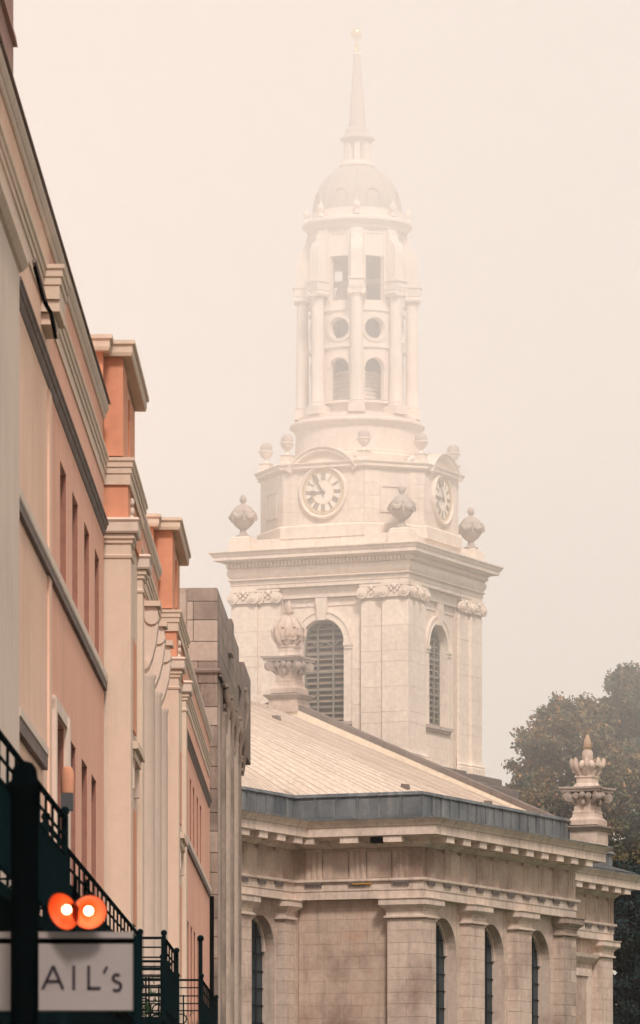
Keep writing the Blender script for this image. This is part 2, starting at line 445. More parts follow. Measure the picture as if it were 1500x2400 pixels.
# ------------------------------------------------------------------ ground, street (below the frame)
g = MB().quad((-900, -200, -0.02), (900, -200, -0.02), (900, 1500, -0.02), (-900, 1500, -0.02)).build("ground", M['grass'], lift=False); g["kind"] = "structure"
g = MB().quad((-1.3, -60, 0), (6.2, -60, 0), (7.4, 168, 0), (-0.2, 168, 0)).build("road", M['asphalt'], lift=False); g["kind"] = "structure"
g = MB().box(-3.75, -1.3, -60, 40, -0.01, 0.12).box(-3.7, -1.2, 40, 165, -0.01, 0.12).build("pavement", M['paving'], lift=False); g["kind"] = "structure"
g = MB().box(6.3, 10.5, -60, 165, -0.01, 0.12).build("pavement_right", M['paving'], lift=False); g["kind"] = "structure"
mk = MB()
for k in range(26): mk.quad((2.4, -20 + 7 * k, 0.004), (2.52, -20 + 7 * k, 0.004), (2.52, -17 + 7 * k, 0.004), (2.4, -17 + 7 * k, 0.004))
g = mk.build("road_marking", M['linepaint'], lift=False); g["kind"] = "structure"

# ------------------------------------------------------------------ haze and low cloud
def volume_box(name, x0, x1, y0, y1, z0, z1, density, col=(1.0, 0.97, 0.955), aniso=0.0):
    o = MB().box(x0, x1, y0, y1, z0, z1).build(name, M['void'], lift=False)
    m = bpy.data.materials.new(name + "_air"); m.use_nodes = True
    nt = m.node_tree; nt.nodes.clear()
    out = nt.nodes.new("ShaderNodeOutputMaterial"); pv = nt.nodes.new("ShaderNodeVolumePrincipled")
    pv.inputs["Color"].default_value = (*col, 1); pv.inputs["Density"].default_value = density
    pv.inputs["Anisotropy"].default_value = aniso
    nt.links.new(pv.outputs[0], out.inputs["Volume"])
    o.data.materials.clear(); o.data.materials.append(m)
    o["kind"] = "stuff"
    return o
volume_box("haze", -500, 500, -160, 1000, -2, 52, 0.00012)
volume_box("low_cloud", -499, 499, -159, 999, EYE + 14.0, 50.5, 0.0044)
volume_box("low_cloud", -498, 498, -158, 998, EYE + 25.5, 50.0, 0.0120)

# ------------------------------------------------------------------ church: shared frame
TH = R(23.5)
cT, sT = math.cos(TH), math.sin(TH)
NX, NY = 3.548, 170.0
def church_world(x, y): return (NX + cT * x + sT * y, NY - sT * x + cT * y)
ROT0 = Matrix.Identity(4)
def RZ(deg, x=0, y=0): return Matrix.Translation((x, y, 0)) @ Matrix.Rotation(R(deg), 4, 'Z')

church = thing("church", "long pale limestone church with grey lead parapet, triglyph frieze and round arched windows", "church", (NX, NY, 0), -TH)
plan = [(-4.85, -8), (-4.85, 0), (0, 0), (0, 15.2), (-4.85, 15.2), (-4.85, 32.5), (-19.65, 32.5), (-19.65, 15.2), (-24.5, 15.2), (-24.5, 0), (-19.65, 0), (-19.65, -8)]
# entablature, built in its courses
MB().sweep(plan, [(-0.6, 9.71), (0, 9.71), (0, 10.0), (0.025, 10.0), (0.025, 10.29), (-0.6, 10.29)], True).build("architrave", M['nave_light'], church)
MB().sweep(plan, [(-0.6, 10.30), (0.10, 10.30), (0.12, 10.33), (0.12, 10.41), (-0.6, 10.41)], True).build("taenia", M['nave_light'], church)
MB().sweep(plan, [(-0.6, 10.415), (-0.02, 10.415), (-0.02, 11.47), (-0.6, 11.47)], True).build("frieze", M['nave_wall'], church)  # darker stone colour deepens the cornice shade on the frieze
MB().sweep(plan, [(-0.6, 11.475), (0.06, 11.475), (0.10, 11.52), (0.16, 11.56), (0.20, 11.62), (0.20, 11.72), (0.82, 11.86), (0.82, 11.84), (0.86, 11.84), (0.86, 12.14),
                  (0.90, 12.16), (0.93, 12.22), (1.02, 12.33), (1.05, 12.36), (1.05, 12.41), (0.2, 12.47), (-0.6, 12.47)], True).build("cornice", M['nave_light'], church)
MB().sweep(plan, [(0.0, 12.478), (1.068, 12.42), (1.068, 12.385), (1.075, 12.385), (1.075, 12.43), (0.0, 12.49)], True).build("drip_flashing", M['lead'], church)
# stones of the corona are read through upright joints
def along(p0, p1):
    a = Vector(p0); b_ = Vector(p1); d = (b_ - a); L = d.length
    ang = math.atan2(d.y, d.x)
    return Matrix.Translation((a.x, a.y, 0)) @ Matrix.Rotation(ang, 4, 'Z'), L
SEG = {i: along(plan[i], plan[(i + 1) % len(plan)]) for i in range(len(plan))}
# triglyphs, metopes, mutules, guttae
tri = MB()
for k in (-1, 0, 1): tri.prism([(k * 0.215 - 0.085, -0.02), (k * 0.215 - 0.045, -0.085), (k * 0.215 + 0.045, -0.085), (k * 0.215 + 0.085, -0.02)], 'z', 0, 0.94)
tri.box(-0.33, 0.33, -0.035, 0.02, 0, 0.94); tri.box(-0.34, 0.34, -0.095, 0.02, 0.945, 1.045)
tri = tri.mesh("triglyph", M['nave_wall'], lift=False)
mut = MB().box(-0.34, 0.34, -0.80, -0.10, 0, 0.235).mesh("mutule", M['nave_light'], lift=False)
gut = MB().box(-0.33, 0.33, -0.10, 0.0, 0.05, 0.10)
for k in range(6): gut.prism([(-0.30 + k * 0.11, -0.095), (-0.24 + k * 0.11, -0.095), (-0.24 + k * 0.11, -0.03), (-0.30 + k * 0.11, -0.03)], 'z', -0.045, 0.05)
gut = gut.mesh("guttae", M['nave_dark'], lift=False)
_met = {}
def place_on(seg, name, me, s, z, y=0.0):
    T, L = SEG[seg]; p = T @ Vector((s, y, 0)); return inst(name, me, church, (p.x, p.y, z + EYE), T.to_euler().z)
tri_pos = {0: [0.6, 2.1, 3.6, 5.1, 6.55], 1: [0.75, 2.42, 4.05], 2: [0.65 + 1.5 * k for k in range(10)] , 4: [10.6 + 1.5 * k for k in range(5)]}
tri_pos[4] = [8.2, 9.7, 11.2, 12.7, 14.2, 15.7, 16.85]
tri_pos[2] = [0.65 + 1.535 * k for k in range(10)]
for seg, ss in tri_pos.items():
    for i, s_ in enumerate(ss):
        place_on(seg, "triglyph", tri, s_, 10.418)
        place_on(seg, "mutule", mut, s_, 11.605)
        place_on(seg, "guttae", gut, s_, 10.195)
        if i:
            w = s_ - ss[i - 1] - 0.72
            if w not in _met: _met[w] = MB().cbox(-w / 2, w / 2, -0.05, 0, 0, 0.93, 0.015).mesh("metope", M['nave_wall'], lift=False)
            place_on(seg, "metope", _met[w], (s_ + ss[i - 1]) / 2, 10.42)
# black floodlight box under the cornice, and a strip of yellow tape on the ledge
T, L = SEG[1]
MB(T).box(3.15, 3.55, -0.62, -0.30, 11.60, 11.83).build("floodlight_box", M['black'], church)
MB(T).box(2.25, 2.95, -0.125, -0.04, 10.215, 10.24).build("yellow_tape_strip", surf("yellow_tape", (0.75, 0.42, 0.05), bump=0), church)
# lead parapet
MB().sweep(plan, [(-0.5, 12.48), (-0.03, 12.48), (-0.03, 13.25), (-0.5, 13.25)], True).build("parapet_core", M['lead'], church)
MB().sweep(plan, [(-0.5, 13.255), (0.05, 13.255), (0.08, 13.28), (0.08, 13.31), (0.03, 13.33), (0.02, 13.39), (-0.05, 13.41), (-0.5, 13.41)], True).build("parapet_coping", M['lead'], church)
for seg, (a, b_) in {0: (1.5, 8), 1: (0.0, 4.85), 2: (0, 15.2)}.items():
    T, L = SEG[seg]; n = max(1, round((b_ - a) / 0.85)); w = (b_ - a) / n
    for k in range(n):
        x = a + k * w; hh = 0.0
        bow = rnd.uniform(0.004, 0.022)
        p = MB(T)
        p.add([(x + 0.02, -0.0, 12.5), (x + w - 0.02, -0.0, 12.5), (x + 0.02, -0.0, 13.25), (x + w - 0.02, -0.0, 13.25), (x + 0.14, -0.01 - bow, 12.62), (x + w - 0.14, -0.01 - bow, 12.62), (x + 0.14, -0.01 - bow * .6, 13.15), (x + w - 0.14, -0.01 - bow * .6, 13.15)],
              [(0, 1, 5, 4), (1, 3, 7, 5), (3, 2, 6, 7), (2, 0, 4, 6), (4, 5, 7, 6)])
        p.box(x + w - 0.022, x + w + 0.022, -0.055, 0, 12.5, 13.252)
        p.build("lead_panel", M['lead'], church)

MB().box(-5.4, -4.845, 0.005, 0.42, -1.6, 9.69).build('corner_return', M['nave'], church)
# piers, walls, windows
def pier(seg, s0, s1, depth=0.45):
    T, L = SEG[seg]
    p = MB(T).box(s0 + 0.03, s1 - 0.03, 0.03, depth, -1.6, 8.99).build("pier_core", M['nmortar'], church)
    z = 3.0; k = 0
    MB(T).box(s0, s1, 0.0, depth, -1.6, 2.99).build("pier_base", M['nave'], church)
    hs = [0.43, 0.43, 0.46, 0.40]
    while z < 8.98:
        h = hs[k % 4]
        if z + h > 8.7: h = 8.99 - z
        q = T @ Vector((s0, 0, 0))
        if k % 3 == 1 and s1 - s0 > 1.0:
            wa = (s1 - s0) * 0.58
            stone(church, M['nave'], wa - 0.006, depth, h - 0.008, (q.x, q.y, z), T.to_euler().z)
            q2 = T @ Vector((s0 + wa + 0.006, 0, 0))
            stone(church, M['nave'], s1 - s0 - wa - 0.006, depth, h - 0.008, (q2.x, q2.y, z), T.to_euler().z)
        else:
            stone(church, M['nave'], s1 - s0, depth, h - 0.008, (q.x, q.y, z), T.to_euler().z)
        z += h; k += 1
    return z
CAPP = [(-0.2, 9.0), (0.02, 9.0), (0.10, 9.03), (0.10, 9.09), (0.03, 9.11), (0.03, 9.27), (0.07, 9.29), (0.07, 9.33), (0.12, 9.36), (0.20, 9.43), (0.24, 9.47), (0.24, 9.66), (0.28, 9.68), (0.28, 9.705), (-0.2, 9.705)]
def capital_on(rect, T):
    x0, x1, y0, y1 = rect
    MB(T).sweep([(x0, y0), (x1, y0), (x1, y1), (x0, y1)], CAPP, True).build("pier_capital", M['nave_light'], church)
for s0, s1 in ((0.0, 1.25), (4.5, 5.87), (9.15, 10.55), (13.85, 15.2)):
    if s0 == 0: continue
    pier(2, s0, s1); capital_on((s0, s1, 0, 0.42), SEG[2][0])
pier(2, 13.85, 15.2)
# corner pier, seen from both sides
z = 3.0; k = 0
MB().box(-1.29, -0.03, 0.03, 1.22, -1.6, 8.99).build("pier_core", M['nmortar'], church)
MB().box(-1.32, 0, 0, 1.25, -1.6, 2.99).build("pier_base", M['nave'], church)
while z < 8.95:
    h = [0.43, 0.43, 0.46, 0.40][k % 4]
    if z + h > 8.7: h = 8.99 - z
    if k % 2: stone(church, M['nave'], 1.32, 1.25, h - 0.008, (-1.32, 0, z))
    else:
        stone(church, M['nave'], 0.72, 1.25, h - 0.008, (-1.32, 0, z)); stone(church, M['nave'], 0.594, 1.25, h - 0.008, (-0.594, 0, z))
    z += h; k += 1
capital_on((-1.32, 0, 0, 1.25), ROT0)
capital_on((13.85, 15.2, 0, 0.42), SEG[2][0])
pier(0, 7.25, 8.0, 0.5); capital_on((7.25, 7.97, 0, 0.4), SEG[0][0])
pier(0, 3.0, 4.37, 0.45); capital_on((3.0, 4.37, 0, 0.4), SEG[0][0])
pier(4, 15.9, 17.25, 0.45); capital_on((15.9, 17.25, 0, 0.4), SEG[4][0])
pier(4, 8.0, 9.3, 0.45); capital_on((8.0, 9.3, 0, 0.4), SEG[4][0])

# inner front wall of coursed blocks between the corner pier and the wing
MB().box(-4.9, -1.2, 0.38, 1.4, -1.6, 9.7).build("wall_backing", M['nmortar'], church)
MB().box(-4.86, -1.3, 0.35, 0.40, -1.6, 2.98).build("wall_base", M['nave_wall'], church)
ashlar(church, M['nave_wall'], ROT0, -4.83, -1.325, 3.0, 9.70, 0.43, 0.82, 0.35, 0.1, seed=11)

def bay(seg, a, b_, oa, ob, crown, top=9.70, rec=0.40):
    """a recessed wall between piers with one deep round-headed window"""
    T, L = SEG[seg]; cx = (oa + ob) / 2; r = (ob - oa) / 2; zs = crown - r
    MB(T).arch(a, b_, 1.0, top, cx, r, zs, 1.2, rec, 0.50, 18).build("arch_wall", M['nave'], church)
    MB(T).box(a, b_, rec + 0.0, rec + 0.5, -1.6, 0.99).build("wall_base", M['nave'], church)
    # jamb blocks beside the opening
    ashlar(church, M['nave'], T, a + 0.01, oa - 0.02, 3.0, zs, 0.43, 1.0, rec - 0.03, 0.028, seed=5 + seg)
    if b_ - ob > 0.15: ashlar(church, M['nave'], T, ob + 0.02, b_ - 0.01, 3.0, zs, 0.43, 1.0, rec - 0.03, 0.028, seed=9 + seg)
    w = MB(T).quad((oa - .1, rec + 0.47, 1.2), (ob + .1, rec + 0.47, 1.2), (ob + .1, rec + 0.47, crown + .1), (oa - .1, rec + 0.47, crown + .1)).build("arched_window", M['glass2'], church)
    fr = MB(T)
    for t in (0.25, 0.5, 0.75): fr.box(oa + (ob - oa) * t - 0.02, oa + (ob - oa) * t + 0.02, rec + 0.42, rec + 0.46, 1.2, zs + r * math.sqrt(1 - (2 * t - 1) ** 2))
    zz = 1.8
    while zz < crown - 0.2:
        hw = r if zz < zs else math.sqrt(max(0.01, r * r - (zz - zs) ** 2))
        fr.box(cx - hw, cx + hw, rec + 0.425, rec + 0.455, zz - 0.015, zz + 0.015); zz += 0.6
    fr.build("glazing_bars", M['void'], w)
    MB(T).arcsweep(cx, zs, r, 0, PI, [(rec + 0.36, -0.07), (rec + 0.46, -0.07), (rec + 0.46, 0.0), (rec + 0.36, 0.0)], 18).build("inner_rim", M['nave_light'], w)
bay(2, 1.25, 4.5, 1.62, 4.16, 9.14)
bay(2, 5.87, 9.15, 6.24, 8.80, 9.14)
bay(2, 10.55, 13.85, 10.92, 13.46, 9.14)
bay(0, 4.37, 7.25, 4.75, 7.20, 9.12)
T4 = SEG[4][0]
MB(T4).box(9.3, 15.9, 0.40, 1.0, -1.6, 9.70).build("wall_panel", M['nave'], church)
# tall niche with moulded frame on the far bay
MB(T4).box(11.6, 11.95, 0.30, 0.398, 1.0, 8.2).box(15.15, 15.5, 0.30, 0.398, 1.0, 8.2).box(11.6, 15.5, 0.29, 0.398, 8.2, 8.5).sweep([(11.3, 0.39), (15.8, 0.39)], [(0, 8.7), (0.1, 8.75), (0.3, 8.95), (0.34, 9.1), (0, 9.1)]).build("door_surround", M['nave_light'], church)
MB(T4).box(11.95, 15.15, 0.36, 0.397, 1.0, 8.2).build("door_panel", M['nave'], church)
MB(SEG[0][0]).box(0, 3.0, 0.4, 0.9, -1.6, 9.7).build("wall_panel", M['nave'], church)
MB().box(-23.6, -5.95, -7.4, 15.0, -1.6, 9.69).box(-5.94, -1.5, 1.5, 15.1, -1.6, 9.68).box(-19.2, -5.35, 15.0, 32.0, -1.6, 9.67).build("building_body", M['nave'], church)
MB().box(-24.4, -0.5, 0.5, 14.7, 12.3, 12.44).box(-19.5, -5.3, -7.7, 32.2, 12.28, 12.42).build("flat_gutter", M['lead'], church)

# roof: one height field, seams are real ribs
def roof_z(x, y):
    xr = -12.25 - abs(x + 12.25) if False else x
    d = min(-x, 24.5 + x)
    t = min(1.0, max(0.0, y / 7.0))
    de = 4.85 * (1 - t); ze = 13.28 - 0.45 * t
    if d <= de: return ze - 0.02
    return ze + (18.0 - ze) * min(1.0, (d - de) / (12.2 - de))
nx, ny = 48, 57
gv = []; gf = []
for j in range(ny + 1):
    y = -7.6 + 0.4 * j
    for i in range(nx + 1):
        x = -24.4 + 0.5 * i
        gv.append((x, y, roof_z(x, y)))
for j in range(ny):
    for i in range(nx):
        xm = -24.4 + 0.5 * (i + 0.5); ym = -7.6 + 0.4 * (j + 0.5)
        if ym < 0 and (xm > -4.9 or xm < -19.6): continue
        a = j * (nx + 1) + i; gf.append((a, a + 1, a + nx + 2, a + nx + 1))
rf = MB(); rf.add(gv, gf)
roof_o = rf.build("roof", M['roof'], church)
ribs = MB()
y = -7.4
while y < 15.0:
    x0 = -4.95 if y < 0 else -0.3
    pts = [x0 + (-12.2 - x0) * i / 14 for i in range(15)]
    jit = rnd.uniform(-0.03, 0.03); hgt = rnd.uniform(0.014, 0.036)
    for i in range(14):
        xa, xb = pts[i], pts[i + 1]
        za, zb = roof_z(xa, y), roof_z(xb, y)
        w = 0.028; o = jit
        ribs.add([(xa, y + o - w, za - 0.02), (xa, y + o, za + hgt), (xa, y + o + w, za - 0.02), (xb, y + o - w, zb - 0.02), (xb, y + o, zb + hgt), (xb, y + o + w, zb - 0.02)],
                 [(0, 1, 4, 3), (1, 2, 5, 4)])
    y += rnd.choice((0.36, 0.44, 0.50))
rb_o = ribs.build("roof_seams", M['seam'], roof_o); rb_o["kind"] = "stuff"
MB().box(-12.37, -12.13, -7.6, 15.2, 17.98, 18.09).build("ridge_roll", M['roof'], church)
# small roof vents
for (x, y) in ((-9.6, 2.0), (-7.6, -3.8), (-3.2, 6.2), (-2.4, 12.3), (-11.4, -1.0), (-10.2, 10.5)):
    z = roof_z(x, y)
    MB().prism([(x - 0.16, z - 0.02), (x + 0.14, z - 0.1), (x + 0.1, z + 0.14), (x - 0.12, z + 0.16)], 'y', y - 0.13, y + 0.13).build("roof_vent", M['ridge'], church)
# raking parapet at the far gable: pale flashing towards us, dark coping on top, in lengths
for side in (1, -1):
    n = 14
    for k in range(n):
        d0, d1 = 12.25 * (1 - k / n), 12.25 * (1 - (k + 1) / n)
        if side > 0: xa, xb = -d0, -d1
        else: xa, xb = -24.5 + d0, -24.5 + d1
        za, zb = 12.83 + 0.42 * d0, 12.83 + 0.42 * d1
        ta = 0.10 + 0.24 * d0 / 12.25; tb = 0.10 + 0.24 * d1 / 12.25
        MB().add([(xa, 15.22, za - 0.1), (xb, 15.22, zb - 0.1), (xb, 15.22, zb + tb), (xa, 15.22, za + ta), (xa, 15.42, za - 0.1), (xb, 15.42, zb - 0.1), (xb, 15.42, zb + tb), (xa, 15.42, za + ta)],
                 [(0, 1, 2, 3), (4, 7, 6, 5), (3, 2, 6, 7), (0, 3, 7, 4), (1, 5, 6, 2)]).build("verge_flashing", M['flash'], church)
        e = 0.012
        MB().add([(xa, 15.3, za + ta + .01), (xb - e, 15.3, zb + tb + .01), (xb - e, 15.3, zb + tb + 0.22), (xa, 15.3, za + ta + 0.22), (xa, 16.1, za + ta + .01), (xb - e, 16.1, zb + tb + .01), (xb - e, 16.1, zb + tb + 0.22), (xa, 16.1, za + ta + 0.22)],
                 [(0, 1, 2, 3), (4, 7, 6, 5), (3, 2, 6, 7), (0, 3, 7, 4), (1, 5, 6, 2), (0, 4, 5, 1)]).build("coping_stone", M['ridge'], church)
MB().prism([(-24.5, 12.4), (0, 12.4), (0, 12.8), (-12.25, 17.98), (-24.5, 12.8)], 'y', 15.43, 16.0).build("gable_wall", M['nave'], church)
# far wing: low slate hip roof
hp = MB(); B0 = [(-20.4, 16.2, 12.5), (-4.0, 16.2, 12.5), (-4.0, 33.3, 12.5), (-20.4, 33.3, 12.5), (-12.2, 16.2, 15.2), (-12.2, 26, 15.2)]
hp.add(B0, [(1, 2, 5, 4), (2, 3, 5), (3, 0, 4, 5), (0, 1, 4)]); hp.build("slate_roof", M['slate'], church)
# dark stepped stones on the far gable beside the tower
MB().cbox(-9.0, -7.25, 19.6, 22.3, 15.62, 16.02, 0.04).build("stepped_stone", M['nave_dark'], church)
MB().cbox(-9.0, -7.05, 22.34, 25.6, 15.55, 15.92, 0.04).build("stepped_stone", M['nave_dark'], church)
MB().cbox(-9.0, -6.75, 19.5, 23.3, 15.10, 15.60, 0.04).build("stepped_stone", M['ridge'], church)
MB().cbox(-9.0, -6.7, 23.35, 26.6, 15.05, 15.54, 0.04).build("stepped_stone", M['nave_dark'], church)
MB().sweep([(-7.2, 19.0), (-7.2, 27.2), (-9, 27.2)], [(-0.5, 13.6), (0.1, 13.6), (0.1, 14.5), (0.35, 14.65), (0.7, 14.8), (0.75, 15.0), (-0.5, 15.04)]).build("attic_cornice", M['nave_dark'], church)

def crown_urn(cx, cy, z, open_crown, lab):
    """carved acroterion: die, moulded plinth, scrolled capital, coronet and pine finial"""
    sq = lambda w: [(cx - w, cy - w), (cx + w, cy - w), (cx + w, cy + w), (cx - w, cy + w)]
    U = MB().sweep(sq(0.60), [(-0.55, z), (0, z), (0, z + 0.50), (-0.55, z + 0.50)], True).build("acroterion", M['nave'], church); U["label"] = lab
    MB().sweep(sq(0.60), [(-0.55, z + 0.505), (0.03, z + 0.505), (0.06, z + 0.56), (0.14, z + 0.62), (0.17, z + 0.66), (0.17, z + 0.70), (-0.55, z + 0.74)], True).build("pedestal_cap", M['carve'], U)
    MB().sweep(sq(0.40), [(-0.38, z + 0.745), (0.17, z + 0.745), (0.17, z + 0.93), (0.13, z + 0.97), (0.05, z + 1.05), (0.02, z + 1.18), (0.03, z + 1.2), (0.03, z + 1.25), (0, z + 1.27), (-0.02, z + 1.55), (0.04, z + 1.75), (0.14, z + 1.86), (-0.38, z + 1.86)], True).build("plinth", M['nave'], U)
    cp = MB()
    for sx in (-1, 1):
        for sy in (-1, 1):
            d = Vector((sx, sy)).normalized(); t_ = Vector((-d.y, d.x))
            for rad, ln in ((0.19, 0.10), (0.11, 0.13), (0.05, 0.15)):
                c_ = Vector((cx, cy)) + d * 0.80
                cp.tube([(c_.x - t_.x * ln, c_.y - t_.y * ln, z + 1.80), (c_.x + t_.x * ln, c_.y + t_.y * ln, z + 1.80)], rad, 14)
            cp.tube([(cx + d.x * 0.45, cy + d.y * 0.45, z + 1.5), (cx + d.x * 0.62, cy + d.y * 0.62, z + 1.66), (cx + d.x * 0.84, cy + d.y * 0.84, z + 1.92)], [0.08, 0.12, 0.10], 8)
    for a in range(4):
        t = a * PI / 2; ct, st_ = math.cos(t), math.sin(t)
        cp.ball((cx + 0.56 * ct, cy + 0.56 * st_, z + 1.86), 0.13, n=10, m=6)
        for q in (-1, 1):
            for rad, ln in ((0.12, 0.60), (0.06, 0.63)):
                cp.tube([(cx + 0.3 * ct - q * 0.25 * st_, cy + 0.3 * st_ + q * 0.25 * ct, z + 1.84), (cx + ln * ct - q * 0.25 * st_, cy + ln * st_ + q * 0.25 * ct, z + 1.84)], rad, 12)
        cp.ball((cx + 0.46 * ct, cy + 0.46 * st_, z + 1.60), 0.10, 0.10, 0.16, n=8, m=5)
    cp.build("scroll_carving", M['carve'], U, smooth=50)
    ab = []
    for i in range(4):
        a, b_ = sq(0.76)[i], sq(0.76)[(i + 1) % 4]
        for t in (0, 0.25, 0.5, 0.75):
            x = a[0] + (b_[0] - a[0]) * t; y_ = a[1] + (b_[1] - a[1]) * t; k = 1 - 0.26 * math.sin(PI * t)
            ab.append((cx + (x - cx) * k, cy + (y_ - cy) * k))
    ab2 = [(cx + (x - cx) * 1.1, cy + (y_ - cy) * 1.1) for x, y_ in ab]
    MB().prism(ab, 'z', z + 1.99, z + 2.09).prism(ab2, 'z', z + 2.092, z + 2.17).build("abacus", M['carve'], U)
    MB().sweep(sq(0.34), [(-0.3, z + 2.172), (0.08, z + 2.172), (0.02, z + 2.28), (-0.02, z + 2.32), (-0.02, z + 2.50), (0.03, z + 2.54), (0.03, z + 2.6), (-0.3, z + 2.6)], True).build("neck", M['nave_light'], U)
    cr = MB()
    cr.lathe([(0.30, z + 2.6), (0.36, z + 2.68), (0.40, z + 2.78), (0.38, z + 2.82), (0.15, z + 2.82)], cx, cy, 16)
    for k in range(8):
        a = 2 * PI * k / 8 + 0.3
        pr = ((0.34, 2.62), (0.46, 2.80), (0.56, 2.98), (0.61, 3.14), (0.60, 3.27)) if open_crown else ((0.34, 2.62), (0.50, 2.78), (0.60, 2.98), (0.64, 3.22), (0.5, 3.3))
        cr.tube([(cx + r_ * math.cos(a), cy + r_ * math.sin(a), z + h_) for r_, h_ in pr], [0.08, 0.09, 0.09, 0.08, 0.03], 6)
        b2 = a + PI / 8
        cr.ball((cx + 0.46 * math.cos(b2), cy + 0.46 * math.sin(b2), z + 3.0), 0.13, 0.13, 0.17, n=8, m=5)
    if not open_crown:
        cr.lathe([(0.52, z + 2.8), (0.58, z + 3.2), (0.52, z + 3.3), (0.46, z + 3.45), (0.36, z + 3.62), (0.24, z + 3.72), (0.16, z + 3.76)], cx, cy, 16)
        for k in range(8):
            a = 2 * PI * k / 8
            cr.tube([(cx + r_ * math.cos(a), cy + r_ * math.sin(a), z + h_) for r_, h_ in ((0.60, 3.26), (0.52, 3.42), (0.40, 3.60), (0.22, 3.74))], [0.06, 0.07, 0.06, 0.05], 6)
    else:
        cr.lathe([(0.2, z + 2.8), (0.17, z + 3.1), (0.22, z + 3.3), (0.20, z + 3.5), (0.14, z + 3.58)], cx, cy, 12)
    cr.build("coronet", M['nave'], U, smooth=50)
    fz = z + (3.76 if not open_crown else 3.56)
    MB().lathe([(0.10, fz), (0.13, fz + 0.05), (0.19, fz + 0.12), (0.20, fz + 0.15), (0.13, fz + 0.17), (0.15, fz + 0.24), (0.13, fz + 0.38), (0.07, fz + 0.52), (0.0, fz + 0.62)], cx, cy, 12).build("pine_finial", M['lichen'] if open_crown else M['nave'], U, smooth=50)
    return U
crown_urn(-12.02, 15.75, 17.9, False, "carved crown urn pedestal standing on the roof apex in front of the tower")
crown_urn(0.52, 15.0, 12.42, True, "carved open crown urn with orange lichen at the cornice corner, before the trees")

# ------------------------------------------------------------------ bell tower
cxw, cyw = church_world(-12.25, 18.92 + 3.9)
tower = thing("bell_tower", "tall cream stone clock tower with louvred arches, round lantern and spire fading into mist", "tower", (cxw, cyw, 0), -TH)
HW = 3.9
sqp = lambda w, cx=0, cy=0: [(cx - w, cy - w), (cx + w, cy - w), (cx + w, cy + w), (cx - w, cy + w)]
fT = lambda k: Matrix.Rotation(R(90 * k), 4, 'Z')     # face k: 0 faces the street corner, 1 the right
MB().box(-3.35, 3.35, -3.35, 3.35, -1.6, 16.2).build("tower_body", M['tower'], tower)
MB().sweep(sqp(HW - 0.12), [(-0.8, 14.0), (0, 14.0), (0, 16.1), (-0.8, 16.1)], True).build("plinth", M['tower'], tower)
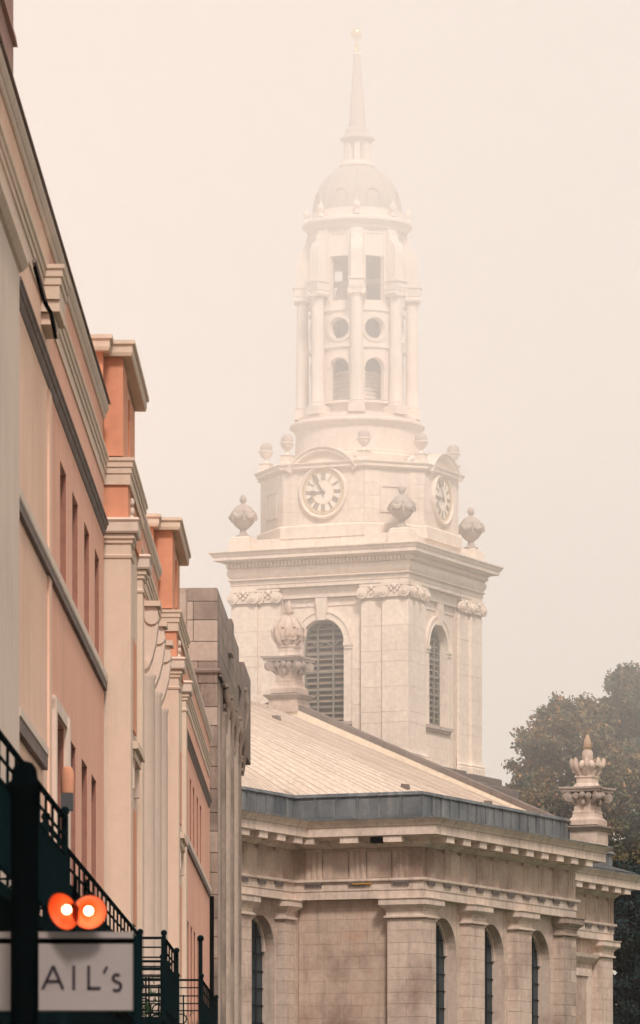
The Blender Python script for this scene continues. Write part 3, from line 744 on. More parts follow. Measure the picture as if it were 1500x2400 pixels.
# pilaster slots on each face (x ranges); wall face is 0.14 behind the pilasters
PIL = [(-3.9, -2.76), (-2.755, -1.78), (1.78, 2.755), (2.76, 3.9)]
PH = [0.98, 0.42, 0.98, 0.98, 0.42, 0.98, 0.98]
rw = 0.93; spring = 20.97; sill = 17.87; crownz = spring + rw
for k in range(4):
    T = fT(k)
    y0 = -HW + 0.27
    # walls: corner slab and recessed centre with arched opening
    MB(T).box(-3.70, -1.70, y0, y0 + 0.3, 16.1, 23.2).box(1.70, 3.70, y0, y0 + 0.3, 16.1, 23.2).box(-1.70, 1.70, y0 + 0.004, y0 + 0.3, 22.74, 23.19).build("wall_backing", M['tmortar'] if k in (0, 1) else M['tower'], tower)
    MB(T).arch(-1.72, 1.72, 16.1, 22.74, 0, rw, spring, sill, y0 + 0.14, 0.62, 20).build("arch_wall", M['tower'], tower)
    if k in (0, 1):
        ashlar(tower, M['tower'], T, -1.69, -rw - 0.36, 16.12, spring - 0.15, 0.62, 0.75, y0 + 0.10, 0.05, seed=20 + k, heights=[0.98, 0.42, 0.98])
        ashlar(tower, M['tower'], T, rw + 0.36, 1.69, 16.12, spring - 0.15, 0.62, 0.75, y0 + 0.10, 0.05, seed=30 + k, heights=[0.98, 0.42, 0.98])
        ashlar(tower, M['tower'], T, -rw - 0.34, rw + 0.34, 16.12, 17.5, 0.45, 0.6, y0 + 0.09, 0.05, seed=40 + k)
        ashlar(tower, M['tower'], T, -1.69, 1.69, 22.42, 22.73, 0.31, 0.8, y0 + 0.10, 0.05, seed=44 + k)
    MB(T).box(-1.74, 1.74, y0 - 0.05, y0 + 0.20, 22.76, 23.17).build("lintel_band", M['tower'], tower)
    for (a, b_) in PIL:
        if k >= 1 and a < -3.5: a = -3.9 + 0.275
        if k == 3 and b_ > 3.5: b_ = 3.9 - 0.275
        w = b_ - a; inner = abs(a) < 3 and abs(b_) < 3; yp = -HW + (0.13 if inner else 0.0)
        if k in (0, 1):
            zz = 16.75
            MB(T).box(a + 0.015, b_ - 0.015, yp + 0.02, y0 + 0.005, 16.7, 22.61).build('pilaster_core', M['tmortar'], tower)
            for q, h in enumerate(PH):
                if zz + h > 22.6: h = 22.60 - zz
                if h < 0.1: break
                p = T @ Vector((a, yp, 0))
                cw = w
                d_ = y0 - yp
                stone(tower, M['tower'], cw, d_, h - 0.008, (p.x, p.y, zz), R(90 * k), c=0.006)
                zz += h
        else:
            MB(T).box(a, b_, yp, y0, 16.75, 22.6).build("pilaster", M['tower'], tower)
        # base
        MB(T).sweep([(a, -HW + 0.14), (a, -HW), (b_, -HW), (b_, -HW + 0.14)] if False else [(a, yp + 0.1), (a + 0.001, yp), (b_ - 0.001, yp), (b_, yp + 0.1)],
                    [(-0.05, 16.1), (0.10, 16.1), (0.10, 16.42), (0.07, 16.45), (0.09, 16.52), (0.05, 16.6), (0.03, 16.74), (-0.05, 16.74)]).build("pilaster_base", M['tower'], tower)
        # ionic capital
        cp = MB(T)
        cp.box(a - 0.02, b_ + 0.02, yp - 0.10, yp + 0.1, 23.06, 23.17)
        cp.box(a + 0.05, b_ - 0.05, yp - 0.06, yp + 0.1, 22.62, 23.05)
        for xx in (a + 0.10, b_ - 0.10):
            cp.disc_y(xx, 22.82, 0.23, yp - 0.16, yp + 0.05, 14)
            cp.disc_y(xx, 22.82, 0.13, yp - 0.21, yp, 12); cp.disc_y(xx, 22.82, 0.055, yp - 0.25, yp, 8)
        mid = (a + b_) / 2
        for dx, dz, rr in ((0, 0.12, 0.10), (-0.13, 0.0, 0.07), (0.13, 0, 0.07), (0, -0.1, 0.06), (-0.22, 0.1, 0.06), (0.22, 0.1, 0.06)):
            cp.ball(tuple((mid + dx, yp - 0.08, 22.9 + dz)), rr, n=8, m=5)
        cp.build("ionic_capital", M['tower_dark'] if False else M['tower'], tower, smooth=50)
    # arch moulding, imposts, keystone, sill
    MB(T).arcsweep(0, spring, rw + 0.02, 0, PI, [(y0 + 0.03, 0), (y0 + 0.15, 0), (y0 + 0.15, 0.32), (y0 + 0.0, 0.32), (y0 + 0.0, 0.26), (y0 + 0.04, 0.24), (y0 + 0.04, 0.08), (y0 + 0.02, 0.06)], 22).build("arch_moulding", M['tower'], tower)
    for sx in (-1, 1):
        x0, x1 = sorted((sx * (rw + 0.01), sx * (rw + 0.40)))
        MB(T).box(x0, x1, y0 - 0.02, y0 + 0.15, spring - 0.14, spring - 0.004).box(x0 + .03, x1 - .03, y0 + 0.02, y0 + 0.15, spring - 0.26, spring - 0.142).build("impost", M['tower'], tower)
        MB(T).box(x0 + 0.05 * (sx < 0), x1 - 0.05 * (sx > 0), y0 + 0.06, y0 + 0.15, sill, spring - 0.262).build("jamb", M['tower'], tower)
    MB(T).prism([(-0.17, crownz - 0.04), (0.17, crownz - 0.04), (0.25, 22.73), (-0.25, 22.73)], 'y', y0 - 0.08, y0 + 0.15).build("keystone", M['tower'], tower)
    MB(T).box(-rw - 0.36, rw + 0.36, y0 - 0.06, y0 + 0.3, sill - 0.14, sill - 0.003).box(-rw - 0.3, rw + 0.3, y0 + 0.0, y0 + 0.3, sill - 0.24, sill - 0.142).build("window_sill", M['tower_dark'], tower)
    # louvred window
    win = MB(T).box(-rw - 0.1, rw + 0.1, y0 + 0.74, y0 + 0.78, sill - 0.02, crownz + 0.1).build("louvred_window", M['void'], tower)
    if k in (0, 1):
        n = 17; zz = sill + 0.10
        for q in range(n):
            hw = rw if zz < spring else math.sqrt(max(0.0, rw * rw - (zz - spring) ** 2))
            if hw > 0.12:
                MB(T).add([(-hw, y0 + 0.42, zz), (hw, y0 + 0.42, zz), (hw, y0 + 0.66, zz + 0.12), (-hw, y0 + 0.66, zz + 0.12), (-hw, y0 + 0.42, zz + 0.035), (hw, y0 + 0.42, zz + 0.035), (hw, y0 + 0.66, zz + 0.155), (-hw, y0 + 0.66, zz + 0.155)],
                         [(0, 3, 2, 1), (4, 5, 6, 7), (0, 1, 5, 4), (1, 2, 6, 5), (2, 3, 7, 6), (3, 0, 4, 7)]).build("louvre_slat", M['louvre'], win)
            zz += (crownz - sill) / n
    fr = MB(T)
    fr.box(-rw, -rw + 0.07, y0 + 0.38, y0 + 0.735, sill, spring).box(rw - 0.07, rw, y0 + 0.38, y0 + 0.735, sill, spring)
    fr.arcsweep(0, spring, rw, 0, PI, [(y0 + 0.38, -0.07), (y0 + 0.735, -0.07), (y0 + 0.735, 0), (y0 + 0.38, 0)], 18)
    for xx in (-0.34, 0.34):
        fr.box(xx - 0.035, xx + 0.035, y0 + 0.37, y0 + 0.44, sill, spring + math.sqrt(rw * rw - xx * xx) - 0.02)
    for zq in (18.5, 19.15, 19.85, 20.55, 21.35): 
        hw = rw if zq < spring else math.sqrt(max(0, rw * rw - (zq - spring) ** 2))
        fr.box(-hw, hw, y0 + 0.375, y0 + 0.435, zq - 0.028, zq + 0.028)
    if k != 1: fr.tube([(-0.6, y0 + .36, 21.1), (-0.34, y0 + .36, 20.85), (0, y0 + .36, 21.05), (0.34, y0 + .36, 20.85), (0.6, y0 + .36, 21.1)], 0.03, 6)
    fr.build("window_frame", M['frame'], win)
# entablature of the shaft
MB().sweep(sqp(HW), [(-0.6, 23.18), (0.0, 23.18), (0.0, 23.32), (0.03, 23.34), (0.03, 23.5), (-0.6, 23.5)], True).build("architrave", M['tower'], tower)
MB().sweep(sqp(HW), [(-0.6, 23.505), (0.06, 23.505), (0.11, 23.54), (0.11, 23.57), (0.02, 23.6), (0.08, 23.66), (0.13, 23.76), (0.14, 23.84), (0.12, 23.93), (0.06, 24.01), (-0.6, 24.01)], True).build("pulvinated_frieze", M['tower'], tower, smooth=30)
MB().sweep(sqp(HW), [(-0.6, 24.015), (0.13, 24.015), (0.15, 24.03), (0.15, 24.21), (0.24, 24.23), (0.30, 24.27), (0.56, 24.30), (0.56, 24.44), (0.60, 24.46), (0.62, 24.52), (0.70, 24.60), (0.70, 24.645), (-0.6, 24.70)], True).build("cornice", M['tower'], tower)
den = MB().box(-0.045, 0.045, -0.10, 0.0, 0, 0.15).mesh("dentil", M['tower'], lift=False)
bead = MB()
for k in (0, 1):
    T = fT(k)
    n = 50
    for i in range(n):
        x = -HW - 0.1 + (2 * HW + 0.2) * (i + 0.5) / n
        p = T @ Vector((x, -HW - 0.15, 0)); inst("dentil", den, tower, (p.x, p.y, 24.045 + EYE), R(90 * k))
    bm = MB(T)
    for i in range(90):
        x = -HW + 2 * HW * (i + 0.5) / 90
        bm.box(x - 0.025, x + 0.025, -HW - 0.125, -HW - 0.1, 23.50, 23.545)
    o = bm.build("bead_moulding", M['tower_dark'], tower); o["kind"] = "stuff"
# blocking course in stones and corner pedestals
for k in (0, 1):
    ashlar(tower, M['tower'], fT(k), -3.72, 3.72, 24.70, 25.14, 0.44, 1.05, -3.74, 0.6, seed=50 + k)
MB().box(-3.6, 3.6, -3.6, 3.6, 24.69, 25.10).build("blocking_course", M['tower'], tower)
for sx in (-1, 1):
    for sy in (-1, 1):
        cx, cy = sx * 3.5, sy * 3.5
        MB().sweep(sqp(0.42, cx, cy), [(-0.4, 24.7), (0.05, 24.7), (0.05, 25.12), (0, 25.14), (0, 25.24), (-0.08, 25.30), (-0.4, 25.30)], True).build("urn_pedestal", M['tower'], tower)
# large garlanded urns
def big_urn(cx, cy, z):
    u = MB().lathe([(0.30, z), (0.30, z + 0.06), (0.20, z + 0.10), (0.13, z + 0.20), (0.13, z + 0.30), (0.22, z + 0.36), (0.36, z + 0.48), (0.44, z + 0.62), (0.47, z + 0.80), (0.46, z + 0.96), (0.41, z + 1.08),
                    (0.32, z + 1.19), (0.20, z + 1.27), (0.09, z + 1.31), (0.08, z + 1.36)], cx, cy, 20).build("urn", M['tower_dark'], tower, smooth=45)
    gm = MB()
    for i in range(6):
        a0 = 2 * PI * i / 6
        for q in range(7):
            t = q / 6; a = a0 + t * PI / 3; dz = -0.17 * math.sin(PI * t)
            gm.ball((cx + 0.48 * math.cos(a), cy + 0.48 * math.sin(a), z + 0.94 + dz), 0.075 + 0.045 * math.sin(PI * t), n=7, m=5)
        gm.tube([(cx + 0.48 * math.cos(a0), cy + 0.48 * math.sin(a0), z + 0.95), (cx + 0.49 * math.cos(a0), cy + 0.49 * math.sin(a0), z + 0.62)], [0.10, 0.05], 6)
    gm.build("garland", M['tower_dark'], u, smooth=60)
    MB().lathe([(0.08, z + 1.36), (0.13, z + 1.42), (0.15, z + 1.52), (0.12, z + 1.62), (0.05, z + 1.68), (0, z + 1.70)], cx, cy, 12).build("pine_finial", M['tower_dark'], u, smooth=50)
    return u
big_urn(-3.55, -3.5, 25.30); big_urn(3.45, -3.5, 25.30); big_urn(3.6, 3.4, 25.30)
# clock stage: square with wide chamfers
OX = 0.08
S_, Hh = 3.62, 1.78
octp = [(-Hh + OX, -S_), (Hh + OX, -S_), (S_ + OX, -Hh), (S_ + OX, Hh), (Hh + OX, S_), (-Hh + OX, S_), (-S_ + OX, Hh), (-S_ + OX, -Hh)]
MB().sweep(octp, [(-1, 25.10), (0.16, 25.10), (0.16, 25.55), (0.10, 25.62), (-1, 25.62)], True).build("clock_stage_plinth", M['tower'], tower)
MB().prism(octp, 'z', 25.6, 27.74).build("clock_stage", M['tower'], tower)
MB().sweep(octp, [(-0.5, 27.745), (0.03, 27.745), (0.08, 27.79), (0.20, 27.83), (0.20, 27.92), (0.28, 28.0), (0.28, 28.03), (-0.5, 28.09)], True).build("clock_stage_cornice", M['tower'], tower)
CZ = 26.88
def stroke(mb, pts, w, y0, y1):
    """flat stroke of width w along 2-D points, from depth y0 to y1"""
    for (xa, za), (xb, zb) in zip(pts, pts[1:]):
        d = Vector((xb - xa, zb - za)); L = d.length
        if L < 1e-6: continue
        d /= L; n = Vector((-d.y, d.x)) * (w / 2)
        mb.add([(xa - n.x, y0, za - n.y), (xb - n.x, y0, zb - n.y), (xb + n.x, y0, zb + n.y), (xa + n.x, y0, za + n.y),
                (xa - n.x, y1, za - n.y), (xb - n.x, y1, zb - n.y), (xb + n.x, y1, zb + n.y), (xa + n.x, y1, za + n.y)],
               [(0, 1, 2, 3), (7, 6, 5, 4), (0, 4, 5, 1), (1, 5, 6, 2), (2, 6, 7, 3), (3, 7, 4, 0)])
ROM = {1: 'I', 2: 'II', 3: 'III', 4: 'IIII', 5: 'V', 6: 'VI', 7: 'VII', 8: 'VIII', 9: 'IX', 10: 'X', 11: 'XI', 12: 'XII'}
for k in range(4):
    T = fT(k) @ Matrix.Translation((OX if k in (0,) else 0, 0, 0)); yf = -S_ - (OX if k == 1 else 0) + (OX if k == 3 else 0)
    # gable wall that rises into the arch, and the arched cornice
    pts = [(-1.70, 27.7)] + [(1.52 * math.cos(a), CZ + 1.52 * math.sin(a)) for a in [PI - R(33) - i * (PI - R(66)) / 18 for i in range(19)]] + [(1.70, 27.7)]
    MB(T).prism(pts, 'y', yf + 0.003, yf + 1.0).build("clock_gable", M['tower'], tower)
    MB(T).arcsweep(0, CZ, 1.52, R(30), R(150), [(yf + 1.05, 0), (yf - 0.03, 0), (yf - 0.08, 0.05), (yf - 0.20, 0.08), (yf - 0.20, 0.16), (yf - 0.28, 0.22), (yf - 0.28, 0.26), (yf + 1.05, 0.30)], 24).build("arched_cornice", M['tower'], tower)
    if k not in (0, 1): continue
    dialp = MB(T).disc_y(0, CZ, 0.87, yf - 0.05, yf + 0.02, 48).build("clock_dial", M['dial'], tower)
    MB(T).arcsweep(0, CZ, 0.88, 0, 2 * PI, [(yf + 0.0, 0.02), (yf - 0.09, 0.02), (yf - 0.10, 0.06), (yf - 0.16, 0.10), (yf - 0.15, 0.15), (yf - 0.05, 0.19), (yf, 0.19)], 56).build("bezel", M['tower'], dialp, smooth=35)
    MB(T).arcsweep(0, CZ, 0.865, 0, 2 * PI, [(yf - 0.05, -0.012), (yf - 0.07, -0.012), (yf - 0.07, 0.02), (yf - 0.05, 0.02)], 56).arcsweep(0, CZ, 0.76, 0, 2 * PI, [(yf - 0.05, 0), (yf - 0.06, 0), (yf - 0.06, 0.014), (yf - 0.05, 0.014)], 56).arcsweep(0, CZ, 0.46, 0, 2 * PI, [(yf - 0.05, 0), (yf - 0.06, 0), (yf - 0.06, 0.014), (yf - 0.05, 0.014)], 48).build("gilt_ring", M['gold'], dialp)
    tk = MB(T)
    for i in range(60):
        a = 2 * PI * i / 60; c_, s_ = math.cos(a), math.sin(a); r0 = 0.79; r1 = 0.835
        stroke(tk, [(r0 * c_, CZ + r0 * s_), (r1 * c_, CZ + r1 * s_)], 0.035 if i % 5 == 0 else 0.022, yf - 0.062, yf - 0.045)
    tk.build("minute_track", M['numeral'], dialp, stuff=True)
    for h in range(1, 13):
        nm = MB(T); t = PI / 2 - h * PI / 6; er = Vector((math.cos(t), math.sin(t))); et = Vector((er.y, -er.x))   # et: clockwise
        hh = 0.115; glyphs = ROM[h]; wds = {'I': 0.052, 'V': 0.115, 'X': 0.115}; tot = sum(wds[g_] for g_ in glyphs); x = -tot / 2
        P = lambda a, b_: ((er * (0.615 + b_) + et * a).x, CZ + (er * (0.615 + b_) + et * a).y)
        for g_ in glyphs:
            w = wds[g_]; c = x + w / 2
            if g_ == 'I': stroke(nm, [P(c, -hh), P(c, hh)], 0.027, yf - 0.066, yf - 0.045)
            elif g_ == 'V': stroke(nm, [P(c - 0.04, hh), P(c, -hh)], 0.03, yf - 0.066, yf - 0.045); stroke(nm, [P(c, -hh), P(c + 0.04, hh)], 0.016, yf - 0.068, yf - 0.045)
            else: stroke(nm, [P(c - 0.045, hh), P(c + 0.045, -hh)], 0.03, yf - 0.066, yf - 0.045); stroke(nm, [P(c - 0.045, -hh), P(c + 0.045, hh)], 0.016, yf - 0.068, yf - 0.045)
            x += w
        stroke(nm, [P(-tot / 2, hh), P(tot / 2, hh)], 0.014, yf - 0.064, yf - 0.045); stroke(nm, [P(-tot / 2, -hh), P(tot / 2, -hh)], 0.014, yf - 0.064, yf - 0.045)
        nm.build("numeral", M['numeral'], dialp)
    def hand(ang, prof, name, yy):
        d = Vector((math.cos(ang), math.sin(ang))); n = Vector((-d.y, d.x))
        poly = [(d.x * l + n.x * w, CZ + d.y * l + n.y * w) for l, w in prof] + [(d.x * l - n.x * w, CZ + d.y * l - n.y * w) for l, w in reversed(prof)]
        MB(T).prism(poly, 'y', yy - 0.02, yy).build(name, M['numeral'], dialp)
    hand(PI / 2 - 2 * PI * (8.91 / 12), [(-0.10, 0.03), (0, 0.035), (0.24, 0.028), (0.30, 0.05), (0.40, 0.095), (0.47, 0.05), (0.56, 0.018), (0.60, 0.004)], "hour_hand", yf - 0.08)
    hand(PI / 2 - 2 * PI * (54.7 / 60), [(-0.14, 0.035), (0, 0.04), (0.50, 0.026), (0.58, 0.06), (0.66, 0.065), (0.74, 0.03), (0.80, 0.035), (0.84, 0.006)], "minute_hand", yf - 0.11)
# chamfer panels framed by a moulding
for i in (1, 7):
    a = Vector(octp[i]); b_ = Vector(octp[(i + 1) % 8]); T, L = along(a, b_)
    MB(T).box(L / 2 - 0.62, L / 2 + 0.62, -0.05, -0.002, 27.05, 27.13).box(L / 2 - 0.62, L / 2 + 0.62, -0.05, -0.002, 26.05, 26.13).box(L / 2 - 0.62, L / 2 - 0.54, -0.05, -0.002, 26.13, 27.05).box(L / 2 + 0.54, L / 2 + 0.62, -0.05, -0.002, 26.13, 27.05).build("panel_moulding", M['tower'], tower)
    for zz in (25.64, 26.0):
        pass
# wide block joints of the clock stage
for i in (0, 1, 2, 7):
    a = Vector(octp[i]); b_ = Vector(octp[(i + 1) % 8]); T, L = along(a, b_)
    if i in (0, 2):
        for x0, x1 in ((0.01, L / 2 - 1.12), (L / 2 + 1.12, L - 0.01)):
            ashlar(tower, M['tower'], T, x0, x1, 25.64, 27.72, 0.52, 0.9, -0.03, 0.028, seed=60 + i)
    else:
        for x0, x1 in ((0.01, L / 2 - 0.66), (L / 2 + 0.66, L - 0.01)):
            ashlar(tower, M['tower'], T, x0, x1, 25.64, 27.72, 0.52, 0.7, -0.03, 0.028, seed=60 + i)
# small urns on the corners of the clock stage
def small_urn(cx, cy, z):
    MB().sweep(sqp(0.20, cx, cy), [(-0.18, z), (0.06, z), (0.06, z + 0.08), (0, z + 0.12), (0, z + 0.34), (0.05, z + 0.38), (-0.18, z + 0.4)], True).build("urn_pedestal", M['tower'], tower)
    z += 0.40
    u = MB().lathe([(0.13, z), (0.10, z + 0.05), (0.07, z + 0.12), (0.10, z + 0.18), (0.20, z + 0.27), (0.25, z + 0.36), (0.26, z + 0.42), (0.31, z + 0.44), (0.31, z + 0.48), (0.24, z + 0.50)], cx, cy, 18).build("small_urn", M['tower'], tower, smooth=45)
    MB().lathe([(0.24, z + 0.50), (0.25, z + 0.60), (0.22, z + 0.72), (0.14, z + 0.80), (0.0, z + 0.83)], cx, cy, 16).build("urn_lid", M['tower_dark'], u, smooth=50)
for x, y in octp:
    k = 0.95; small_urn(OX + (x - OX) * k, y * k, 28.05)
# drum
MB().lathe([(2.60, 28.0), (2.60, 28.55), (2.52, 28.6), (2.52, 28.72), (2.48, 28.74), (2.46, 29.66), (2.52, 29.70), (2.58, 29.78), (2.70, 29.86), (2.70, 29.94), (2.60, 30.0), (1.0, 30.02)], OX, 0, 64).build("drum", M['tower'], tower, smooth=25)
MB().lathe([(2.42, 30.0), (2.42, 30.12), (2.36, 30.14), (2.36, 30.22), (1.0, 30.24)], OX, 0, 64).build("drum_step", M['tower'], tower, smooth=25)
# open lantern stage
RC = 1.86
def bend(a0):
    def f(p):
        a = a0 + p[0] / RC; r_ = RC - p[1]
        return (OX + r_ * math.cos(a), r_ * math.sin(a), p[2])
    return f
Wb = 2 * PI * RC / 8
for k in range(8):
    a0 = k * PI / 4; Fb = bend(a0)
    h = Wb / 2
    MB(F=Fb).arch(-h, h, 30.2, 32.9, 0, 0.40, 32.03, 30.78, 0, 0.22, 14).build("arch_bay", M['tower'], tower)
    MB(F=Fb).circle(-h, h, 32.9, 34.35, 0, 33.6, 0.40, 0, 0.22, 24).build("oculus_bay", M['tower'], tower)
    MB(F=Fb).holes(-h, h, 34.35, 37.6, [(-0.39, 0.39, 34.72, 36.50)], 0, 0.22).build("belfry_bay", M['tower'], tower)
    MB(F=Fb).arcsweep(0, 32.03, 0.41, 0, PI, [(0, 0), (-0.05, 0), (-0.05, 0.10), (0, 0.12)], 14).build("arch_moulding", M['tower'], tower)
    MB(F=Fb).arcsweep(0, 33.6, 0.41, 0, 2 * PI, [(0, 0), (-0.06, 0.02), (-0.05, 0.14), (0, 0.16)], 28).build("oculus_ring", M['tower'], tower)
    MB(F=Fb).box(-0.47, -0.39, -0.05, 0, 34.66, 37.35).box(0.39, 0.47, -0.05, 0, 34.66, 37.35).box(-0.47, 0.47, -0.05, 0, 37.35, 37.43).box(-0.38, 0.38, -0.03, 0, 36.46, 36.53).build("opening_frame", M['tower'], tower)
MB().lathe([(1.86, 30.62), (2.02, 30.64), (2.02, 30.72), (1.86, 30.76)], OX, 0, 64).build("sill_ring", M['tower'], tower, smooth=25)
MB().lathe([(1.86, 32.80), (1.95, 32.84), (1.95, 32.92), (1.90, 32.95), (1.90, 33.0), (1.86, 33.02)], OX, 0, 64).build("belt_ring", M['tower'], tower, smooth=25)
MB().lathe([(1.86, 34.28), (1.93, 34.3), (1.93, 34.38), (1.86, 34.4)], OX, 0, 64).build("belt_ring", M['tower'], tower, smooth=25)
MB().lathe([(1.5, 30.02), (1.5, 30.3), (0, 30.31)], OX, 0, 24).lathe([(1.5, 37.45), (0, 37.46)], OX, 0, 24).lathe([(1.52, 34.4), (0, 34.41)], OX, 0, 24).build("lantern_floor", M['nave_dark'], tower)
MB().lathe([(0.85, 32.0), (0.85, 34.3)], OX, 0, 24).lathe([(0.35, 34.45), (0.35, 37.4)], OX, 0, 24).build('added_dark_core', M['void'], tower, smooth=40)  # added near-black core, keeps bright sky out of the lantern openings
MB().lathe([(1.0, 34.45), (1.0, 34.6)], OX, 0, 24, cap=False).build('inner_curb', M['tower_dark'], tower)
for zb0, zb1 in ((30.32, 31.95),):
    z = zb0; k = 0
    while z < zb1:
        MB().lathe([(0.92, z), (0.92, z + 0.135), (0.0, z + 0.136)], OX, 0, 16, ph=0.2 * k).build("inner_brick_course", M['tower'], tower, smooth=30); z += 0.16; k += 1
MB(Matrix.Translation((OX, 0, 0)) @ Matrix.Rotation(R(-23.5), 4, 'Z')).box(-1.45, 1.45, 0.55, 0.7, 34.42, 37.4).box(-1.45, 1.45, 0.9, 1.0, 30.35, 34.3).build('added_dark_screen', M['void'], tower)  # added dark boards standing in for the shade inside
MB().lathe([(0.62, 34.55), (0.50, 34.6), (0.40, 34.9), (0.34, 35.3), (0.2, 35.5), (0, 35.52)], OX - 0.35, -0.5, 20).build("bell", M['tower_dark'], tower, smooth=40)
MB().box(OX - 1.5, OX + 1.5, -0.1, 0.12, 35.6, 35.8).box(OX + .3, OX + .5, -1.5, 1.5, 35.62, 35.78).build("bell_beam", M['timber'], tower)
for k in range(8):
    a = R(22.5) + k * PI / 4; ca, sa = math.cos(a), math.sin(a)
    T = Matrix.Translation((OX, 0, 0)) @ Matrix.Rotation(a + PI / 2, 4, 'Z')     # -y of this frame points outwards
    cx, cy = OX + 2.18 * ca, 2.18 * sa
    MB(T).box(-0.33, 0.33, -2.50, -1.8, 30.2, 30.52).build("column_pedestal", M['tower'], tower)
    MB().lathe([(0.32, 30.525), (0.32, 30.60), (0.28, 30.63), (0.30, 30.68), (0.265, 30.74), (0.255, 31.6), (0.25, 33.0), (0.225, 34.75)], cx, cy, 20).build("column", M['tower'], tower, smooth=40)
    cp = MB(T)
    cp.box(-0.32, 0.32, -2.50, -1.8, 35.10, 35.2)
    MBc = cp.lathe([(0.23, 34.75), (0.27, 34.80), (0.25, 34.85), (0.33, 35.09)], 0, -2.18, 16)
    for sx in (-1, 1):
        cp.disc_y(sx * 0.26, 34.96, 0.12, -2.52, -1.9, 10)
    for q in range(5): cp.ball((-0.22 + 0.11 * q, -2.44, 34.9), 0.06, n=6, m=4)
    cp.build("column_capital", M['tower'], tower, smooth=50)
    # entablature block and buttress fin above the column
    MB(T).box(-0.30, 0.30, -2.52, -1.8, 35.205, 35.42).box(-0.34, 0.34, -2.58, -1.8, 35.425, 35.5).build("column_entablature", M['tower'], tower)
    MB(T).prism([(-1.8, 35.51), (-2.40, 35.51), (-2.40, 36.6), (-2.34, 36.85), (-2.22, 37.0), (-2.10, 37.1), (-2.02, 37.35), (-2.0, 37.55), (-1.8, 37.55)], 'x', -0.24, 0.24).build("buttress", M['tower'], tower)
    # little urns at the dome foot
    ux, uy = OX + 2.02 * ca, 2.02 * sa
    MB().lathe([(0.12, 38.08), (0.12, 38.14), (0.06, 38.2), (0.06, 38.25), (0.13, 38.33), (0.155, 38.43), (0.13, 38.52), (0.05, 38.57), (0.05, 38.62), (0.03, 38.68), (0, 38.7)], ux, uy, 12).build("dome_urn", M['tower'], tower, smooth=50)
MB().lathe([(1.86, 37.56), (1.98, 37.6), (2.0, 37.68), (2.06, 37.74), (2.20, 37.86), (2.20, 37.96), (2.12, 38.02), (1.2, 38.04)], OX, 0, 64).build("lantern_cornice", M['tower'], tower, smooth=25)
MB().lathe([(1.90, 38.03), (1.90, 38.15), (1.82, 38.18), (1.80, 38.40), (1.0, 38.42)], OX, 0, 64).build("dome_ring", M['tower'], tower, smooth=25)
dprof = [(1.76 * math.cos(t), 38.40 + 2.02 * math.sin(t)) for t in [R(i * 70 / 14) for i in range(15)]]
dome = MB().lathe(dprof, OX, 0, 64).build("dome", M['dome'], tower, smooth=40)
for k in range(8):
    a = R(22.5) + k * PI / 4
    MB().tube([(OX + r_ * math.cos(a), r_ * math.sin(a), z_) for r_, z_ in dprof], 0.035, 6).build("dome_rib", M['dome'], dome)
    a = k * PI / 4
    MB().tube([(OX + (r_ + .01) * math.cos(a + q), (r_ + .01) * math.sin(a + q), z_) for r_, z_, q in ((1.75, 38.45, -.17), (1.70, 38.95, -.17), (1.66, 39.15, -.08), (1.65, 39.2, 0), (1.66, 39.15, .08), (1.70, 38.95, .17), (1.75, 38.45, .17))], 0.03, 6).build("dome_panel_rib", M['tower_dark'], dome)
# crowning lantern
MB().lathe([(0.60, 40.26), (0.72, 40.30), (0.72, 40.38), (0.60, 40.44), (0.58, 40.52), (0.2, 40.53)], OX, 0, 32).build("cupola_base", M['tower'], tower, smooth=25)
MB().lathe([(0.28, 40.5), (0.28, 41.3)], OX, 0, 16).build("cupola_core", M['void'], tower, smooth=40)
for k in range(8):
    a = R(22.5) + k * PI / 4
    MB(Matrix.Translation((OX, 0, 0)) @ Matrix.Rotation(a + PI / 2, 4, 'Z')).box(-0.115, 0.115, -0.55, -0.30, 40.53, 41.2).build("cupola_pier", M['tower'], tower)
MB().lathe([(0.54, 41.2), (0.54, 41.28), (0.60, 41.34), (0.70, 41.40), (0.70, 41.45), (0.56, 41.53), (0.50, 41.62), (0.48, 41.78), (0.40, 41.86), (0.36, 41.88)], OX, 0, 32, ph=R(22.5)).build("cupola_cornice", M['tower_dark'], tower, smooth=25)
MB().lathe([(0.35, 41.88), (0.30, 42.6), (0.235, 43.4), (0.14, 44.75)], OX, 0, 8, ph=R(22.5)).build("spire", M['tower_dark'], tower)
MB().lathe([(0.14, 44.75), (0.21, 44.80), (0.19, 44.86), (0.12, 44.88)], OX - .02, 0, 16).build("spire_cap", M['tower'], tower, smooth=30)
MB().lathe([(0.07, 44.88), (0.10, 44.95), (0.09, 45.05), (0.05, 45.1), (0.11, 45.2), (0.10, 45.24), (0.04, 45.28), (0.04, 45.42)], OX - .03, 0, 12).build("gilt_stem", M['gold'], tower, smooth=50)
MB().ball((OX - .03, 0, 45.65), 0.24, n=20, m=12).build("gilt_ball", M['gold'], tower, smooth=60)

# the square stages are a little narrower across the street side than they are deep
SX = Matrix.Translation((0.11, 0, 0)) @ Matrix.Diagonal((0.97, 1, 1, 1))
for o in list(tower.children):
    zt = max(c[2] for c in o.bound_box) + o.location.z
    if zt < 28.8 + EYE or o.name.startswith("small_urn"):
        o.matrix_basis = SX @ o.matrix_basis

